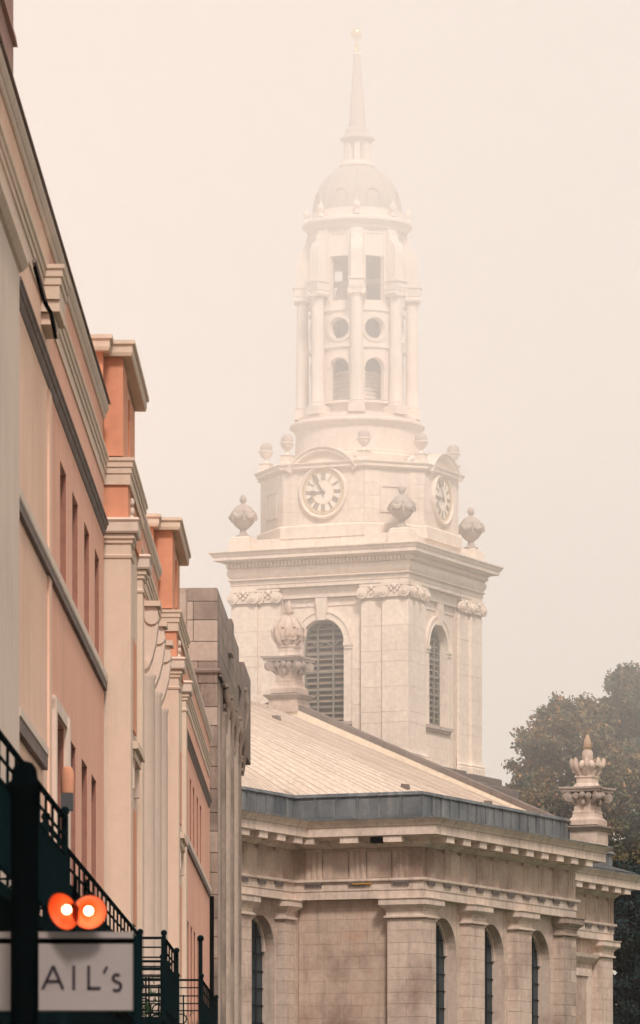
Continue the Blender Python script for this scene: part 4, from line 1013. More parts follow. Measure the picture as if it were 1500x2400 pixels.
# ------------------------------------------------------------------ terrace on the left
TERR = R(90) - math.atan(50 / F_PX)      # local x runs along the street, -y faces the street
def terrace(label, name="terrace_house"):
    return thing(name, label, "terrace house", (-3.8, 0, 0), TERR, "orange and cream stucco terrace houses")
COPING = [(-0.35, 12.10), (0.02, 12.10), (0.04, 12.13), (0.04, 12.17), (0.06, 12.19), (0.09, 12.25), (0.09, 12.32), (-0.35, 12.35)]
ENTAB = [(-0.2, 11.10), (0.02, 11.10), (0.02, 11.27), (0.04, 11.28), (0.04, 11.37), (0.06, 11.38), (0.06, 11.45), (0.085, 11.48), (0.085, 11.53), (-0.2, 11.56)]
STRING = [(-0.1, 10.24), (0.01, 10.24), (0.03, 10.28), (0.04, 10.33), (0.06, 10.35), (0.07, 10.40), (0.09, 10.42), (0.09, 10.45), (-0.1, 10.48)]
SILLC = [(-0.1, 7.90), (0.06, 7.90), (0.07, 7.93), (0.07, 8.03), (-0.1, 8.06)]
def sash(par, T, a, b_, c, d, y, mats=('timber', 'glass')):
    w = MB(T).quad((a, y, c), (b_, y, c), (b_, y, d), (a, y, d)).build("window", M[mats[1]], par)
    f = MB(T)
    t = 0.05
    f.box(a, a + t, y - 0.05, y - 0.004, c, d).box(b_ - t, b_, y - 0.05, y - 0.004, c, d).box(a + t, b_ - t, y - 0.05, y - 0.004, c, c + t).box(a + t, b_ - t, y - 0.05, y - 0.004, d - t, d)
    f.box((a + b_) / 2 - 0.015, (a + b_) / 2 + 0.015, y - 0.04, y - 0.005, c + t, d - t).box(a + t, b_ - t, y - 0.045, y - 0.005, (c + d) / 2 - 0.02, (c + d) / 2 + 0.02)
    f.build("window_frame", M[mats[0]], w)
    return w
def stucco_pilaster(par, s0, s1, p, base=0.0, top=9.92, mat='cream'):
    MB().box(s0, s1, -p, base + 0.02, -1.6, top).build("pilaster", M[mat], par)
    path = [(s0, base), (s0, -p), (s1, -p), (s1, base)]
    MB().sweep(path, [(-0.05, top + .002), (0.02, top), (0.03, top + 0.04), (0.0, top + 0.06), (0.0, top + 0.22), (0.03, top + 0.24), (0.03, top + 0.29), (0.06, top + 0.31), (0.06, top + 0.38), (-0.05, top + 0.385)]).build("pilaster_capital", M['cream'], par)
    MB().sweep(path, [(-0.05, top + 0.39), (0.10, top + 0.39), (0.12, top + 0.42), (0.12, top + 0.56), (0.15, top + 0.60), (0.12, top + 0.64), (-0.05, top + 0.66)]).build("pilaster_abacus", M['white'], par)

# house A: nearest
A = terrace("nearest peach house with narrow upper windows and dark mouldings, tallest at the left edge")
winA = [(66.3, 67.8, 8.07, 9.70), (69.3, 70.8, 8.07, 9.70), (72.5, 74.0, 8.07, 9.70), (75.6, 77.0, 8.07, 9.70)]
lowA = [(64.7, 67.2, 2.5, 6.14), (68.6, 70.2, 2.5, 6.14), (71.8, 73.4, 2.5, 6.14), (74.6, 76.1, 2.5, 6.14)]
MB().holes(63.9, 78.5, -1.6, 12.10, winA + lowA, 0, 0.26).build("wall", M['peach'], A)
MB().holes(30, 63.9, -1.6, 12.10, [], 0, 0.26).build("pale_wall", M['pale'], A)
for a, b_, c, d in winA: sash(A, None, a, b_, c, d, 0.24)
for a, b_, c, d in lowA: sash(A, None, a, b_, c, d, 0.24)
for a, b_, c, d in winA + lowA: MB().box(b_ - 0.012, b_ - 0.002, 0.004, 0.235, c + 0.002, d - 0.002).build("shaded_reveal", M['reveal'], A)  # far jambs, recess shade put into their colour
MB().box(30, 78.4, 0.27, 9.0, -1.6, 12.2).build("building_body", M['peach'], A)
MB().sweep([(30, 0), (78.3, 0)], COPING).build("parapet_coping", M['white'], A)
MB().sweep([(30, -0.125), (78.28, -0.125)], [(-0.1, 12.355), (0.0, 12.33), (0.0, 12.345), (-0.1, 12.37)]).build("coping_flashing", M['ridge'], A)
MB().sweep([(30, 0), (62.0, 0), (62.0, -0.22), (63.3, -0.22), (63.3, 0), (78.4, 0)], ENTAB).build("entablature", M['cream'], A)
MB().box(62.02, 63.28, -0.24, 0.0, 10.95, 11.09).box(62.1, 63.2, -0.16, 0.0, 10.8, 10.94).build("entablature_block", M['cream'], A)
MB().sweep([(56.9, 0), (78.3, 0)], STRING).build("string_course", M['moss'], A)
MB().sweep([(56.9, 0), (78.48, 0)], SILLC).build("sill_course", M['white'], A)
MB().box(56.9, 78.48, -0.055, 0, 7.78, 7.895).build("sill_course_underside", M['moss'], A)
MB().box(56.9, 62.4, -0.08, 0, 5.36, 5.46).build("window_hood", M['white'], A)
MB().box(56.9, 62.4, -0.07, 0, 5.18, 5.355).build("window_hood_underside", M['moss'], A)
MB().box(63.4, 63.95, -0.03, 0, 2.3, 10.18).build("wall_strip", M['pale'], A)
stp = MB().box(30, 56.4, -0.10, 0, -1.6, 10.9).build("end_pilaster", M['white'], A)
MB().sweep([(50, 0), (50, -0.1), (56.4, -0.1), (56.4, 0)], [(0, 10.4), (0.04, 10.42), (0.1, 10.5), (0.1, 10.6), (0.0, 10.62)]).build("pilaster_capital", M['cream'], A)
# frame of the wide lower window, with a small orange lantern in front of it
MB().box(64.45, 64.68, -0.06, 0.02, 2.4, 6.3).box(67.22, 67.5, -0.08, 0.02, 2.4, 6.3).box(64.45, 67.5, -0.05, 0.02, 6.16, 6.34).build("window_surround", M['white'], A)
MB().lathe([(0.085, 5.22), (0.09, 5.25), (0.09, 5.50), (0.07, 5.56), (0.03, 5.58)], 66.6, -0.08, 12).build("wall_lantern", M['orange'], A, smooth=40)
MB().box(66.52, 66.68, -0.16, 0.0, 4.98, 5.215).build("lantern_bracket", M['slate'], A)
# attic block at the very left
MB().box(48, 57.6, 0.05, 3.0, 12.3, 14.62).build("attic_block", M['pink'], A)
MB().sweep([(48, 0.05), (57.6, 0.05), (57.6, 3)], [(-0.1, 13.25), (0.05, 13.28), (0.03, 13.4), (-0.1, 13.5)]).build("attic_band", M['pink'], A)
MB().box(47.9, 57.7, -0.05, 3.1, 14.625, 14.9).build("attic_coping", M['cream'], A)
# sagging cable bundle along the dark moulding
MB().tube([(57.5, -0.2, 10.75), (58.5, -0.22, 10.62), (59.5, -0.22, 10.58), (60.5, -0.22, 10.66), (61.5, -0.21, 10.61)], 0.03, 6).build("cable_bundle", M['moss'], A)
MB().tube([(57.6, -0.2, 10.68), (58.7, -0.23, 10.52), (60.1, -0.24, 10.6), (61.8, -0.2, 10.58)], 0.022, 6).build("cable_bundle", M['black'], A)

def pavilion(par, s, p, b0, pil_far, L=5.5):
    """projecting orange and cream bay: frieze, entablature return, attic box"""
    e = s + L
    MB().box(s + 0.03, e, -p + 0.06, 0.3, -1.6, 10.50).build("pavilion_wall", M['cream'], par)
    MB().box(s + 0.02, e, -p + 0.02, 0.3, 10.505, 11.10).build("pavilion_frieze", M['orange'], par)
    MB().box(s + 0.02, s + 1.6, -p + 0.10, 0.28, 11.565, 13.14).build("attic", M['orange'], par)
    MB().box(s + 1.6, e, -p + 0.14, 0.28, 11.565, 13.13).build("attic_side", M['peach'], par)
    MB().box(s + 2.8, s + 4.6, -p + 0.105, -p + 0.139, 11.9, 12.9).build("attic_panel", M['orange'], par)
    MB().box(s - 0.45, s + 0.01, 0.0, 2.6, 11.6, 13.15).box(s + 0.0, e, 0.29, 2.6, 11.6, 13.15).build("attic_return", M['orange'], par)
    MB().sweep([(s, 0.02), (s, -p + 0.08), (e, -p + 0.08), (e, 2.6)], [(-0.3, 13.145), (0.12, 13.145), (0.14, 13.2), (0.14, 13.30), (0.18, 13.33), (0.18, 13.39), (-0.3, 13.43)]).build("attic_coping", M['cream'], par)
    MB().sweep([(s - 0.5, 2.6), (s - 0.5, 0.02), (s, 0.02)], [(-0.3, 13.15), (0.12, 13.15), (0.14, 13.205), (0.14, 13.305), (0.18, 13.335), (0.18, 13.395), (-0.3, 13.435)]).build("attic_coping", M['cream'], par)
    MB().sweep([(s, b0), (s, -p), (e, -p), (e, b0)], ENTAB).build("entablature", M['cream'], par)
    stucco_pilaster(par, s - 0.05, s + 0.75, p + 0.03)
    stucco_pilaster(par, s + pil_far, s + pil_far + 0.75, p + 0.03)
    # orange panel, hood on brackets, carved drop
    MB().box(s + 1.5, s + 3.6, -p + 0.03, -p + 0.058, 7.4, 8.9).build("orange_panel", M['orange'], par)
    MB().box(s + 1.5, s + 3.6, -p + 0.03, -p + 0.058, 4.2, 6.1).build("orange_panel", M['orange'], par)
    MB().box(s + 1.2, s + 3.9, -p - 0.10, -p + 0.06, 6.98, 7.1).box(s + 1.35, s + 3.75, -p - 0.04, -p + 0.06, 6.84, 6.975).build("window_hood", M['cream'], par)
    for x_ in (1.45, 3.4): MB().box(s + x_, s + x_ + 0.25, -p - 0.02, -p + 0.06, 6.35, 6.835).build("hood_bracket", M['white'], par)
    dr = MB()
    for q in range(7): dr.ball((s + 1.0 + 0.03 * (q % 2), -p + 0.01, 10.95 - 0.14 * q), 0.09, 0.06, 0.08, 7, 5)
    dr.build("carved_drop", M['white'], par, smooth=60)

Bh = terrace("middle terrace house with projecting orange attic box, cream pilasters and three scrolled brackets")
pavilion(Bh, 78.6, 0.40, 0.0, 4.6)
OB = -0.08
MB().holes(84.1, 99.6, -1.6, 12.10, [(85.2, 86.6, 2.5, 6.14), (85.2, 86.6, 8.17, 9.6)], OB, 0.2).build("wall", M['peach'], Bh)
for h_ in ((85.2, 86.6, 2.5, 6.14), (85.2, 86.6, 8.17, 9.6)): sash(Bh, None, *h_, OB + 0.18)
MB().box(78.9, 99.5, 0.31, 9, -1.6, 12.2).build("building_body", M['peach'], Bh)
MB().sweep([(84.2, OB), (99.5, OB)], COPING).build("parapet_coping", M['white'], Bh)
MB().sweep([(84.2, OB), (99.5, OB)], ENTAB).build("entablature", M['cream'], Bh)
for s_ in (89.8, 93.1, 96.4):
    MB().lathe([(0.29, -1.6), (0.29, 9.1), (0.31, 9.14), (0.31, 9.2)], s_, OB - 0.02, 20).build("engaged_column", M['white'], Bh, smooth=40)
    prof = [(OB, 10.42), (OB - 0.34, 10.42), (OB - 0.37, 10.34), (OB - 0.37, 10.05), (OB - 0.33, 9.75), (OB - 0.27, 9.5), (OB - 0.20, 9.32), (OB - 0.12, 9.22), (OB, 9.2)]
    MB().prism(prof, 'x', s_ - 0.26, s_ + 0.26).build("scroll_bracket", M['white'], Bh)
    MB().tube([(s_ - 0.30, OB - 0.26, 10.22), (s_ + 0.30, OB - 0.26, 10.22)], 0.13, 12).build("scroll_roll", M['white'], Bh, smooth=50)
    MB().tube([(s_ - 0.29, OB - 0.10, 9.36), (s_ + 0.29, OB - 0.10, 9.36)], 0.10, 12).build("scroll_roll", M['cream'], Bh, smooth=50)
    MB().box(s_ - 0.34, s_ + 0.34, OB - 0.42, OB, 10.425, 10.52).build("bracket_abacus", M['cream'], Bh)
MB().box(88.9, 97.4, OB - 0.1, OB, 9.0, 9.19).build("lower_band", M['moss'], Bh)

Ch = terrace("farthest terrace house with second orange attic box and five slit windows, before the stone building")
pavilion(Ch, 99.65, 0.47, 0.0, 4.7, 5.7)
OC = -0.13
w5 = [(s_, s_ + 1.3, 8.07, 9.70) for s_ in (116.0, 118.8, 121.4, 124.5, 127.3)]; l5 = [(s_, s_ + 1.3, 2.5, 6.14) for s_ in (116.8, 119.4, 122.0, 125.0, 127.9)]
MB().holes(105.4, 136.9, -1.6, 12.10, w5 + l5, OC, 0.22).build("wall", M['peach'], Ch)
for h_ in w5 + l5: sash(Ch, None, *h_, OC + 0.20)
for a, b_, c, d in w5 + l5: MB().box(b_ - 0.012, b_ - 0.002, OC + 0.004, OC + 0.195, c + 0.002, d - 0.002).build("shaded_reveal", M['reveal'], Ch)  # far jambs coloured for the shade in the recess
MB().box(100, 136.8, 0.31, 9, -1.6, 12.2).build("building_body", M['peach'], Ch)
MB().sweep([(105.4, OC), (136.6, OC)], COPING).build("parapet_coping", M['white'], Ch)
MB().sweep([(105.4, OC), (136.2, OC)], ENTAB).build("entablature", M['cream'], Ch)
MB().sweep([(110.5, OC), (136.0, OC)], STRING).build("string_course", M['moss'], Ch)
MB().sweep([(110.5, OC), (136.3, OC)], SILLC).build("sill_course", M['white'], Ch)
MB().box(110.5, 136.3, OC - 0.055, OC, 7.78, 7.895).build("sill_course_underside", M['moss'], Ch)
MB().tube([(136.0, OC - 0.08, -1.6), (136.0, OC - 0.08, 7.8)], 0.06, 8).build("downpipe", M['black'], Ch)

# shopfronts and balconies
def balcony(par, s0, s1, p, base, full=True, plants=True):
    b = MB().box(s0, s1, -p, base, 2.15, 2.25).build("balcony", M['iron'], par)
    r_ = MB()
    ztop, zf = 3.35, 2.25
    def rail(x0, y0, x1, y1):
        L = math.hypot(x1 - x0, y1 - y0); ux, uy = (x1 - x0) / L, (y1 - y0) / L
        for z, w in ((ztop, 0.026), (ztop - 0.17, 0.014), (ztop - 0.34, 0.014), (zf + 0.1, 0.018)):
            r_.tube([(x0, y0, z), (x1, y1, z)], w, 6)
        n = max(2, int(L / 0.115))
        for i in range(n + 1):
            x, y = x0 + ux * L * i / n, y0 + uy * L * i / n
            r_.box(x - 0.010, x + 0.010, y - 0.010, y + 0.010, zf + 0.1, ztop - 0.34)
        n2 = max(2, int(L / 0.95))
        for i in range(n2 + 1):
            x, y = x0 + ux * L * i / n2, y0 + uy * L * i / n2
            r_.box(x - 0.012, x + 0.012, y - 0.012, y + 0.012, zf, ztop)
        for i in range(0, n2, 3):
            xm, ym = x0 + ux * L * (i + .5) / n2, y0 + uy * L * (i + .5) / n2
            r_.tube([(xm + ux * 0.09 * math.cos(t), ym + uy * 0.09 * math.cos(t), zf + 0.52 + 0.09 * math.sin(t)) for t in [2 * PI * q / 12 for q in range(13)]], 0.012, 5)
    rail(s0, -p, s1, -p)
    r_.build("railing", M['iron'], b)
    # end panel facing down the street: open square grid with a ring
    e = MB()
    for z in (3.35, 3.22, 3.08, 2.95, 2.83, 2.55, 2.30): e.tube([(s0, base, z), (s0, -p, z)], 0.013 if z < 3.3 else 0.022, 6)
    w = p + base
    for t, za, zb in ((0.02, 2.25, 3.35), (0.30, 2.25, 2.95), (0.5, 2.25, 3.22), (0.75, 2.25, 3.1), (0.98, 2.25, 3.35)):
        e.tube([(s0, base - w * t, za), (s0, base - w * t, zb)], 0.014, 6)
    for yc in (0.38, 0.72):
        e.tube([(s0, base - w * yc + 0.085 * math.cos(q), 2.69 + 0.085 * math.sin(q)) for q in [2 * PI * i / 16 for i in range(17)]], 0.012, 5)
    e.build("end_railing", M['iron'], b)
    for xx in (s0, s1):
        MB().box(xx - 0.03, xx + 0.03, -p - 0.03, -p + 0.03, 2.2, 3.38).ball((xx, -p, 3.42), 0.045, n=8, m=6).build("corner_post", M['iron'], b)
    if plants:
        pl = MB(); q = random.Random(int(s0 * 10))
        for i in range(140):
            x = s0 + 0.3 + q.random() * min(3.0, s1 - s0 - .4); y = -p + 0.15 + q.random() * (w - 0.3); z = 2.3 + q.random() ** 1.5 * 0.55; t = q.random() * 6.3
            dx, dy, dz = 0.05 * math.cos(t), 0.05 * math.sin(t), q.uniform(0.05, 0.16)
            pl.add([(x - dy * .3, y + dx * .3, z), (x + dy * .3, y - dx * .3, z), (x + dx, y + dy, z + dz)], [(0, 1, 2)])
        o = pl.build("balcony_plants", M['plant'], b); o["kind"] = "stuff"
    return b
def shopfront(par, s0, s1, p, base=0.0):
    MB().box(s0, s1, -p, base, -1.6, -1.0).box(s0, s1, -p, base, 1.35, 2.1).build("shopfront", M['shop'], par)
    MB().sweep([(s0, -p), (s1, -p)], [(-0.05, 2.1), (0.05, 2.1), (0.12, 2.14), (-0.05, 2.148)]).build("shop_cornice", M['iron'], par)
    n = max(1, int((s1 - s0) / 2.4))
    for i in range(n):
        a = s0 + (s1 - s0) * i / n; b_ = s0 + (s1 - s0) * (i + 1) / n
        MB().box(a, a + 0.16, -p, base, -1.0, 1.35).build("shop_pilaster", M['shop'], par)
        MB().quad((a + 0.16, -p + 0.12, -1.0), (b_, -p + 0.12, -1.0), (b_, -p + 0.12, 1.35), (a + 0.16, -p + 0.12, 1.35)).build("shop_window", M['glass'], par)
balcony(A, 34, 45.8, 1.22, 0)
balcony(A, 46.5, 68.3, 1.0, 0, plants=False)
balcony(A, 68.6, 73.9, 1.32, 0)
balcony(A, 76.0, 78.4, 1.03, 0, plants=False)
balcony(Bh, 78.7, 83.0, 1.03, -0.4, plants=False)
balcony(Bh, 83.2, 93.0, 1.43, -0.2)
MB().tube([(83.3, -1.41, 2.2), (83.3, -1.41, 4.02)], 0.035, 8).ball((83.3, -1.41, 4.06), 0.06, n=8, m=6).build("flag_pole", M['iron'], Bh)
shopfront(A, 30, 78.3, 0.85); shopfront(Bh, 84.3, 99.3, 0.95); shopfront(Ch, 106, 136.5, 0.45)
# foliage and clutter hanging along the near balconies
# ------------------------------------------------------------------ brown stone building
sb_ang = R(90) - math.atan(0.0217)
SB = thing("stone_building", "weathered brown sandstone building with stepped parapet between the terrace and the church", "building", (-2.86, 137.0, 0), sb_ang)
# local: x along street away from us, -y towards the street
MB().box(0.16, 16.6, 0.06, 9, -1.6, 16.35).build("building_body", M['mortar'], SB)
TF = RZ(-90)   # face towards the camera: canonical x -> local -y ; outward -y -> local -x
def front_face():
    # face spans local y from 0 (street corner) to +1.3 (set back part beyond)
    z = 2.0; k = 0; r_ = random.Random(3)
    hs = [0.62, 0.55, 0.60, 0.52, 0.66]
    while z < 16.45:
        h = hs[k % 5]
        if z + h > 16.2: h = 16.48 - z
        if 12.55 < z < 13.2: pass
        y = 0.0
        cuts = [0.0, r_.uniform(0.3, 0.5), 0.86] if k % 2 else [0.0, r_.uniform(0.42, 0.6), 0.86]
        if z > 13.9 : cuts = [0.0, 0.68 if k % 3 else 0.86, 0.86]
        for a, b_ in zip(cuts, cuts[1:]):
            if b_ - a < 0.05: continue
            mt = M['brown'] if z < 14 or r_.random() < .75 else M['brown_light']
            if r_.random() < 0.18 and z > 9: mt = M['brown_light']
            # block: width along local y, depth along x
            key = MB().cbox(0, 0.3, a + 0.007, b_ - 0.007, z + 0.007, z + h - 0.007, 0.012)
            key.build("stone", mt, SB)
        z += h; k += 1
front_face()
MB().box(0.35, 3, 0.88, 1.10, -1.6, 16.46).build("return_strip", M['brown'], SB)
MB().box(0.12, 3, 1.12, 3.5, -1.6, 16.2).build("rear_wall", M['brown'], SB)
for i_, (a, b_) in enumerate(((13.2, 14.4), (14.42, 15.6), (15.62, 16.5))): MB().cbox(0.2, 0.5, 0.87, 1.3, a, b_, 0.02).build("stone", M['brown'], SB)
# dark string course that wraps the corner and steps down along the street side
MB().sweep([(-0.02, 0.62), (-0.02, -0.02), (9.6, -0.02)], [(-0.1, 14.08), (0.05, 14.10), (0.07, 14.16), (0.02, 14.22), (-0.1, 14.24)]).build("string_course", M['brown_dark'], SB)
# street side: coursed blocks above, tall ribs below
z = 14.26; k = 0; rr = random.Random(8)
while z < 16.4:
    h = 0.56 if z < 15.8 else 16.48 - z
    x = 0.31
    while x < 15.5:
        w = rr.choice((1.1, 1.3, 1.6))
        if x + w > 15.0: w = 15.6 - x
        MB().cbox(x, x + w - 0.015, 0, 0.1, z, z + h - 0.015, 0.012).build("stone", M['brown_dark'] if rr.random() < .55 else M['brown'], SB); x += w
    z += h; k += 1
MB().box(7.0, 8.6, -0.12, 0.1, 15.4, 16.40).box(14.6, 16.6, -0.05, 0.3, 15.2, 15.95).build("parapet_block", M['brown_dark'], SB)
for s_, p_, w_, mt in ((0.5, 0.04, 0.5, 'brown_light'), (3.0, 0.10, 0.8, 'brown'), (5.4, 0.14, 0.5, 'brown_light'), (8.0, 0.14, 0.8, 'brown'), (10.8, 0.16, 0.6, 'brown_light'), (13.6, 0.14, 0.9, 'brown')):
    MB().lathe([(w_ / 2, -1.6), (w_ / 2, 13.3)], s_ + w_ / 2, -p_ + w_ / 2, 16).build("engaged_shaft", M[mt], SB, smooth=40)
MB().box(0.3, 16.6, 0.0, 0.3, -1.6, 14.05).build("street_wall", M['brown'], SB)
MB().box(16.65, 22.4, -0.12, 9, 13.4, 16.15).box(16.65, 22.0, 0.85, 9, -1.6, 13.39).build("end_block", M['brown_dark'], SB)
# carved capitals / figures on the shafts
rr = random.Random(5)
for s_, p_, zt in ((3.6, 0.12, 13.9), (5.9, 0.16, 13.8), (8.6, 0.18, 13.7), (11.3, 0.20, 13.7), (14.4, 0.20, 13.6), (17.6, 0.14, 15.2)):
    cv = MB()
    for q in range(9):
        cv.ball((s_ + rr.uniform(-.25, .25), -p_ + 0.10 + rr.uniform(-.03, .03), zt - 0.13 * q), rr.uniform(0.08, 0.14), rr.uniform(0.07, 0.10), rr.uniform(0.07, 0.12), 8, 5)
    cv.tube([(s_ - .25, -p_ + .06, zt + .1), (s_, -p_ - .04, zt - .3), (s_ + .05, -p_ + .04, zt - 1.2)], [0.12, 0.10, 0.04], 8)
    cv.box(s_ - .38, s_ + .38, -p_ - .05, -p_ + .1, zt + .12, zt + .22)
    cv.build("carved_capital", M['brown'], SB, smooth=60)
for q in range(8):
    MB().box(0.1 + 2.0 * q, 2.0 + 2.0 * q, -0.10 - 0.01 * q, 0.05, 14.0 - 0.02 * q, 14.07 - 0.02 * q).build("cornice_stone", M['brown_dark'], SB)

# ------------------------------------------------------------------ trees
def tree(name, label, cx, cy, crown, leaf, seed, nl, leafsize=0.14):
    """crown: list of (dx, dy, H, r) lobes"""
    q = np.random.default_rng(seed); t = thing(name, label, "tree", (cx, cy, 0), 0, "autumn trees behind the church")
    tb = MB()
    top = max(c[2] for c in crown)
    tb.tube([(0, 0, -1.7), (0.1, 0.05, 1.5), (0.05, 0.1, 4.5), (0.15, 0, 8.0), (0.1, 0.1, top * 0.7)], [0.55, 0.42, 0.36, 0.28, 0.15], 10)
    br = MB()
    for dx, dy, H, r in crown:
        h0 = max(3.0, H - 4.0 - 0.3 * math.hypot(dx, dy))
        br.tube([(0.1, 0.05, h0), (dx * 0.45, dy * 0.45, h0 + (H - h0) * 0.6), (dx, dy, H)], [0.14, 0.09, 0.03], 6)
        for _ in range(4):
            v = q.normal(size=3); v /= np.linalg.norm(v)
            br.tube([(dx * 0.9, dy * .9, H - .2), (dx + v[0] * r * 0.8, dy + v[1] * r * 0.8, H + v[2] * r * 0.8)], [0.05, 0.015], 5)
    tb.build("trunk", M['bark'], t, smooth=60); br.build("branches", M['bark'], t)
    C = np.array([(c[0], c[1], c[2]) for c in crown]); Rr = np.array([c[3] for c in crown])
    # sub-clumps on the lobes
    ncl = int(len(crown) * 26)
    idx = q.integers(0, len(crown), ncl)
    v = q.normal(size=(ncl, 3)); v /= np.linalg.norm(v, axis=1)[:, None]
    cl = C[idx] + v * (Rr[idx] * q.uniform(0.3, 1.45, ncl))[:, None] * np.array([1, 1, 0.85])
    cr = q.uniform(0.12, 0.46, ncl)
    li = q.integers(0, ncl, nl)
    v = q.normal(size=(nl, 3)); v /= np.linalg.norm(v, axis=1)[:, None]
    P = cl[li] + v * (cr[li] * q.uniform(0.1, 1.35, nl) ** 1.1)[:, None] * np.array([1.15, 1.15, 0.75])
    a = q.normal(size=(nl, 3)); a /= np.linalg.norm(a, axis=1)[:, None]
    b_ = np.cross(a, q.normal(size=(nl, 3))); b_ /= np.linalg.norm(b_, axis=1)[:, None]
    s_ = q.uniform(0.5, 1.0, nl)[:, None] * leafsize
    V = np.empty((nl, 4, 3)); V[:, 0] = P - a * s_; V[:, 1] = P + b_ * s_ * .55; V[:, 2] = P + a * s_; V[:, 3] = P - b_ * s_ * .55
    V[..., 2] += EYE
    me = bpy.data.meshes.new("crown"); me.vertices.add(nl * 4); me.vertices.foreach_set("co", V.reshape(-1))
    me.loops.add(nl * 4); me.loops.foreach_set("vertex_index", np.arange(nl * 4)); me.polygons.add(nl)
    me.polygons.foreach_set("loop_start", np.arange(0, nl * 4, 4)); me.polygons.foreach_set("loop_total", np.full(nl, 4))
    me.materials.append(leaf); me.update(); me.validate()
    o = bpy.data.objects.new("crown", me); COL.objects.link(o); o.parent = t; o["kind"] = "stuff"
    return t
def lobes(pxs, Y, cx, r, seed, depth=2.2):
    """crown lobes given by where they stand in the view: (px, py, scale)"""
    q = random.Random(seed); out = []
    for px, py, k in pxs:
        dy = q.uniform(-depth, depth); Yd = Y + dy
        out.append(((px - 750) / F_PX * Yd - cx, dy, (2760 - py) / F_PX * Yd, r * k))
    return out
cA = 12.2
pA = [(1290, 1735, 1), (1340, 1690, .9), (1385, 1720, 1), (1265, 1800, .9), (1320, 1790, 1.1), (1380, 1800, 1.1), (1245, 1860, .8), (1300, 1860, 1.2), (1360, 1880, 1.2), (1225, 1895, .6), (1420, 1770, .9), (1280, 1930, 1.2),
      (1340, 1950, 1.3), (1400, 1900, 1.2), (1400, 1990, 1.3), (1320, 1680, .6), (1395, 1680, .7), (1255, 1745, .55), (1305, 1700, .6), (1215, 1870, .45), (1430, 1840, 1), (1300, 2010, 1.3), (1360, 2060, 1.3), (1420, 2080, 1.3)]
tree("autumn_tree", "rust and olive autumn tree directly behind the crown urn, left of the tallest tree", cA, 214, lobes(pA, 214, cA, 1.0, 3), M['leafA'], 1, 90000)
cB = 15.4
pB = [(1470, 1640, .9), (1500, 1610, .8), (1455, 1690, .9), (1500, 1690, 1.2), (1545, 1650, 1.3), (1450, 1750, 1), (1495, 1770, 1.2), (1550, 1740, 1.3), (1440, 1810, 1), (1490, 1850, 1.3), (1550, 1840, 1.3), (1460, 1920, 1.2), (1510, 1940, 1.3),
      (1460, 2000, 1.3), (1520, 2040, 1.3), (1470, 1605, .5), (1600, 1700, 1.3), (1600, 1850, 1.4), (1590, 1980, 1.4), (1445, 1660, .5), (1475, 1595, .35)]
tree("autumn_tree", "tallest olive brown autumn tree at the right edge, its top above the other tree", cB, 221, lobes(pB, 221, cB, 1.05, 5), M['leafB'], 2, 90000)
cC = 14.6
pC = [(1450, 2080, 1), (1490, 2100, 1.1), (1530, 2090, 1.2), (1450, 2160, 1), (1490, 2190, 1.1), (1470, 2250, 1.1), (1510, 2260, 1.1), (1455, 2320, 1.1), (1500, 2340, 1.2), (1465, 2400, 1.1), (1510, 2420, 1.2), (1550, 2180, 1.3), (1560, 2320, 1.3), (1480, 2480, 1.3), (1540, 2480, 1.3), (1470, 2150, .8), (1480, 2380, .9)]
tree("dark_tree", "unlit dark teal tree filling the lower right corner beside the church's far pier", cC, 209, lobes(pC, 209, cC, 1.1, 7, 1.6), M['leafC'], 3, 80000)

# ------------------------------------------------------------------ sign, lamps and post close to the camera
YS = 28.0; kS = F_PX / YS
sx = lambda px: (px - 750) / kS
sz = lambda py: (2760 - py) / kS + EYE
post = thing("signpost", "thick black round post with a rounded cap, out of focus before the sign", "post", ((57.5 - 750) / F_PX * (YS - 0.35), YS - 0.35, 0))
MB().lathe([(0.12, 0), (0.12, 0.5), (0.085, 0.6), (0.080, 2.4), (0.078, sz(1880)), (0.10, sz(1862)), (0.10, sz(1850)), (0.076, sz(1840)), (0.07, sz(1815)), (0.045, sz(1800)), (0, sz(1795))], 0, 0, 24).build("shaft", M['black'], post, smooth=40, lift=False)
MB().lathe([(0.15, 0.0), (0.15, 0.30), (0.125, 0.36)], 0, 0, 24).build("foot", M['black'], post, smooth=40, lift=False)
sign = thing("hanging_sign", "grey white rectangular bakery sign lettered GAIL's, hung under two copper lamps", "sign", (0, YS, 0))
panel = MB().cbox(sx(-40), sx(312), 0, 0.06, sz(2369), sz(2212), 0.004).build("panel", M['signw'], sign, lift=False)
MB().box(sx(-40), sx(312), -0.01, 0.07, sz(2199), sz(2184)).build("top_rail", M['signw'], sign, lift=False)
MB().box(sx(313), sx(333), -0.01, 0.08, 0.12, sz(2190)).build("side_post", M['iron'], sign, lift=False)
MB().box(sx(-40), sx(312), 0.01, 0.05, sz(2211.5), sz(2199.5)).build("hanger_strip", M['black'], sign, lift=False)
def glyph(name, strokes, w=0.0165):
    g_ = MB()
    for st in strokes: stroke(g_, [(sx(a), sz(b_)) for a, b_ in st], w, -0.006, 0.0)
    g_.build(name, M['signt'], sign, lift=False)
glyph("letter_A", [[(100, 2318), (125, 2264)], [(125, 2264), (148, 2318)], [(108, 2300), (140, 2300)]])
glyph("letter_I", [[(173, 2263), (173, 2319)]])
glyph("letter_L", [[(208, 2263), (208, 2319)], [(205, 2316), (236, 2316)]])
glyph("apostrophe", [[(251, 2265), (243, 2281)]], 0.014)
arc = lambda cx, cy, r, a0, a1, n=10, ry=None: [(cx + r * math.cos(R(a0 + (a1 - a0) * i / n)), cy - (ry or r) * math.sin(R(a0 + (a1 - a0) * i / n))) for i in range(n + 1)]
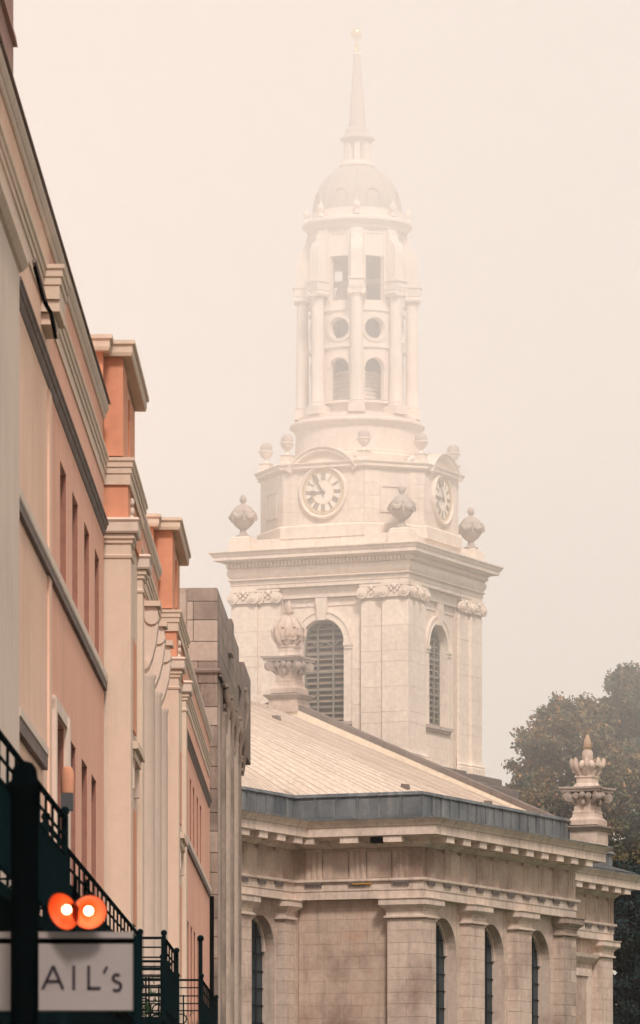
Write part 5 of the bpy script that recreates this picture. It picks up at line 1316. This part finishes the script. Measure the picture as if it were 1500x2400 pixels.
glyph("letter_s", [arc(273.5, 2292, 8.5, 40, 270, ry=8.5), arc(273.5, 2311.5, 10, 90, -140, ry=10.5)])
glyph("letter_G", [arc(62, 2291, 26, 45, 330, 16), [(84, 2304), (84, 2292)], [(84, 2292), (66, 2292)]])
def lamp(cx, cy, d, r, lab):
    """open copper shade facing direction d (towards its mouth)"""
    q = Vector(d).normalized().to_track_quat('Z', 'Y').to_matrix().to_4x4()
    Mx = Matrix.Translation((sx(cx), -0.18, sz(cy))) @ q
    l = MB(Mx).lathe([(0.018, -0.11), (0.035, -0.10), (0.05, -0.07), (r * 0.75, -0.03), (r, 0.0), (r - 0.003, 0.0), (r * 0.73, -0.034), (0.045, -0.066), (0.018, -0.09)], 0, 0, 32)
    l.v = l.v; me = l.build("lamp_shade", M['shade'], sign, smooth=50, lift=False); me["label"] = lab
    MB(Mx).lathe([(0.02, -0.118), (0.037, -0.104), (0.053, -0.072), (r * 0.76 + .003, -0.032), (r + 0.003, -0.002), (r+.003, -0.001)], 0, 0, 32, cap=False).build("shade_outside", M['iron'], me, smooth=50, lift=False)
    MB(Mx).ball((0, 0, -0.032), 0.027, n=16, m=10).build("bulb", M['bulb'], me, smooth=60, lift=False)
    MB(Mx).lathe([(0.016, -0.09), (0.016, -0.05)], 0, 0, 12).build("lamp_holder", M['black'], me, lift=False)
    c = Mx @ Vector((0, 0, -0.115))
    MB().tube([tuple(c), (c.x + 0.0, c.y + 0.06, c.z + 0.16), (c.x - 0.02, c.y + 0.14, c.z + 0.12), (c.x - 0.02, 0.03, sz(2190))], 0.009, 8).build("gooseneck_arm", M['black'], me, lift=False)
    pl = bpy.data.lights.new("lamp_light", 'POINT'); pl.energy = 0.15; pl.color = (1.0, 0.36, 0.12); pl.shadow_soft_size = 0.03
    po = bpy.data.objects.new("lamp_light", pl); COL.objects.link(po); po.parent = sign; po.location = Mx @ Vector((0, 0, 0.012))
lamp(152, 2140, (-0.70, -0.85, -0.40), 0.110, "left lamp shade, tilted away to the left")
lamp(213, 2142, (0.20, -1.0, -0.30), 0.098, "right lamp shade, facing the street")
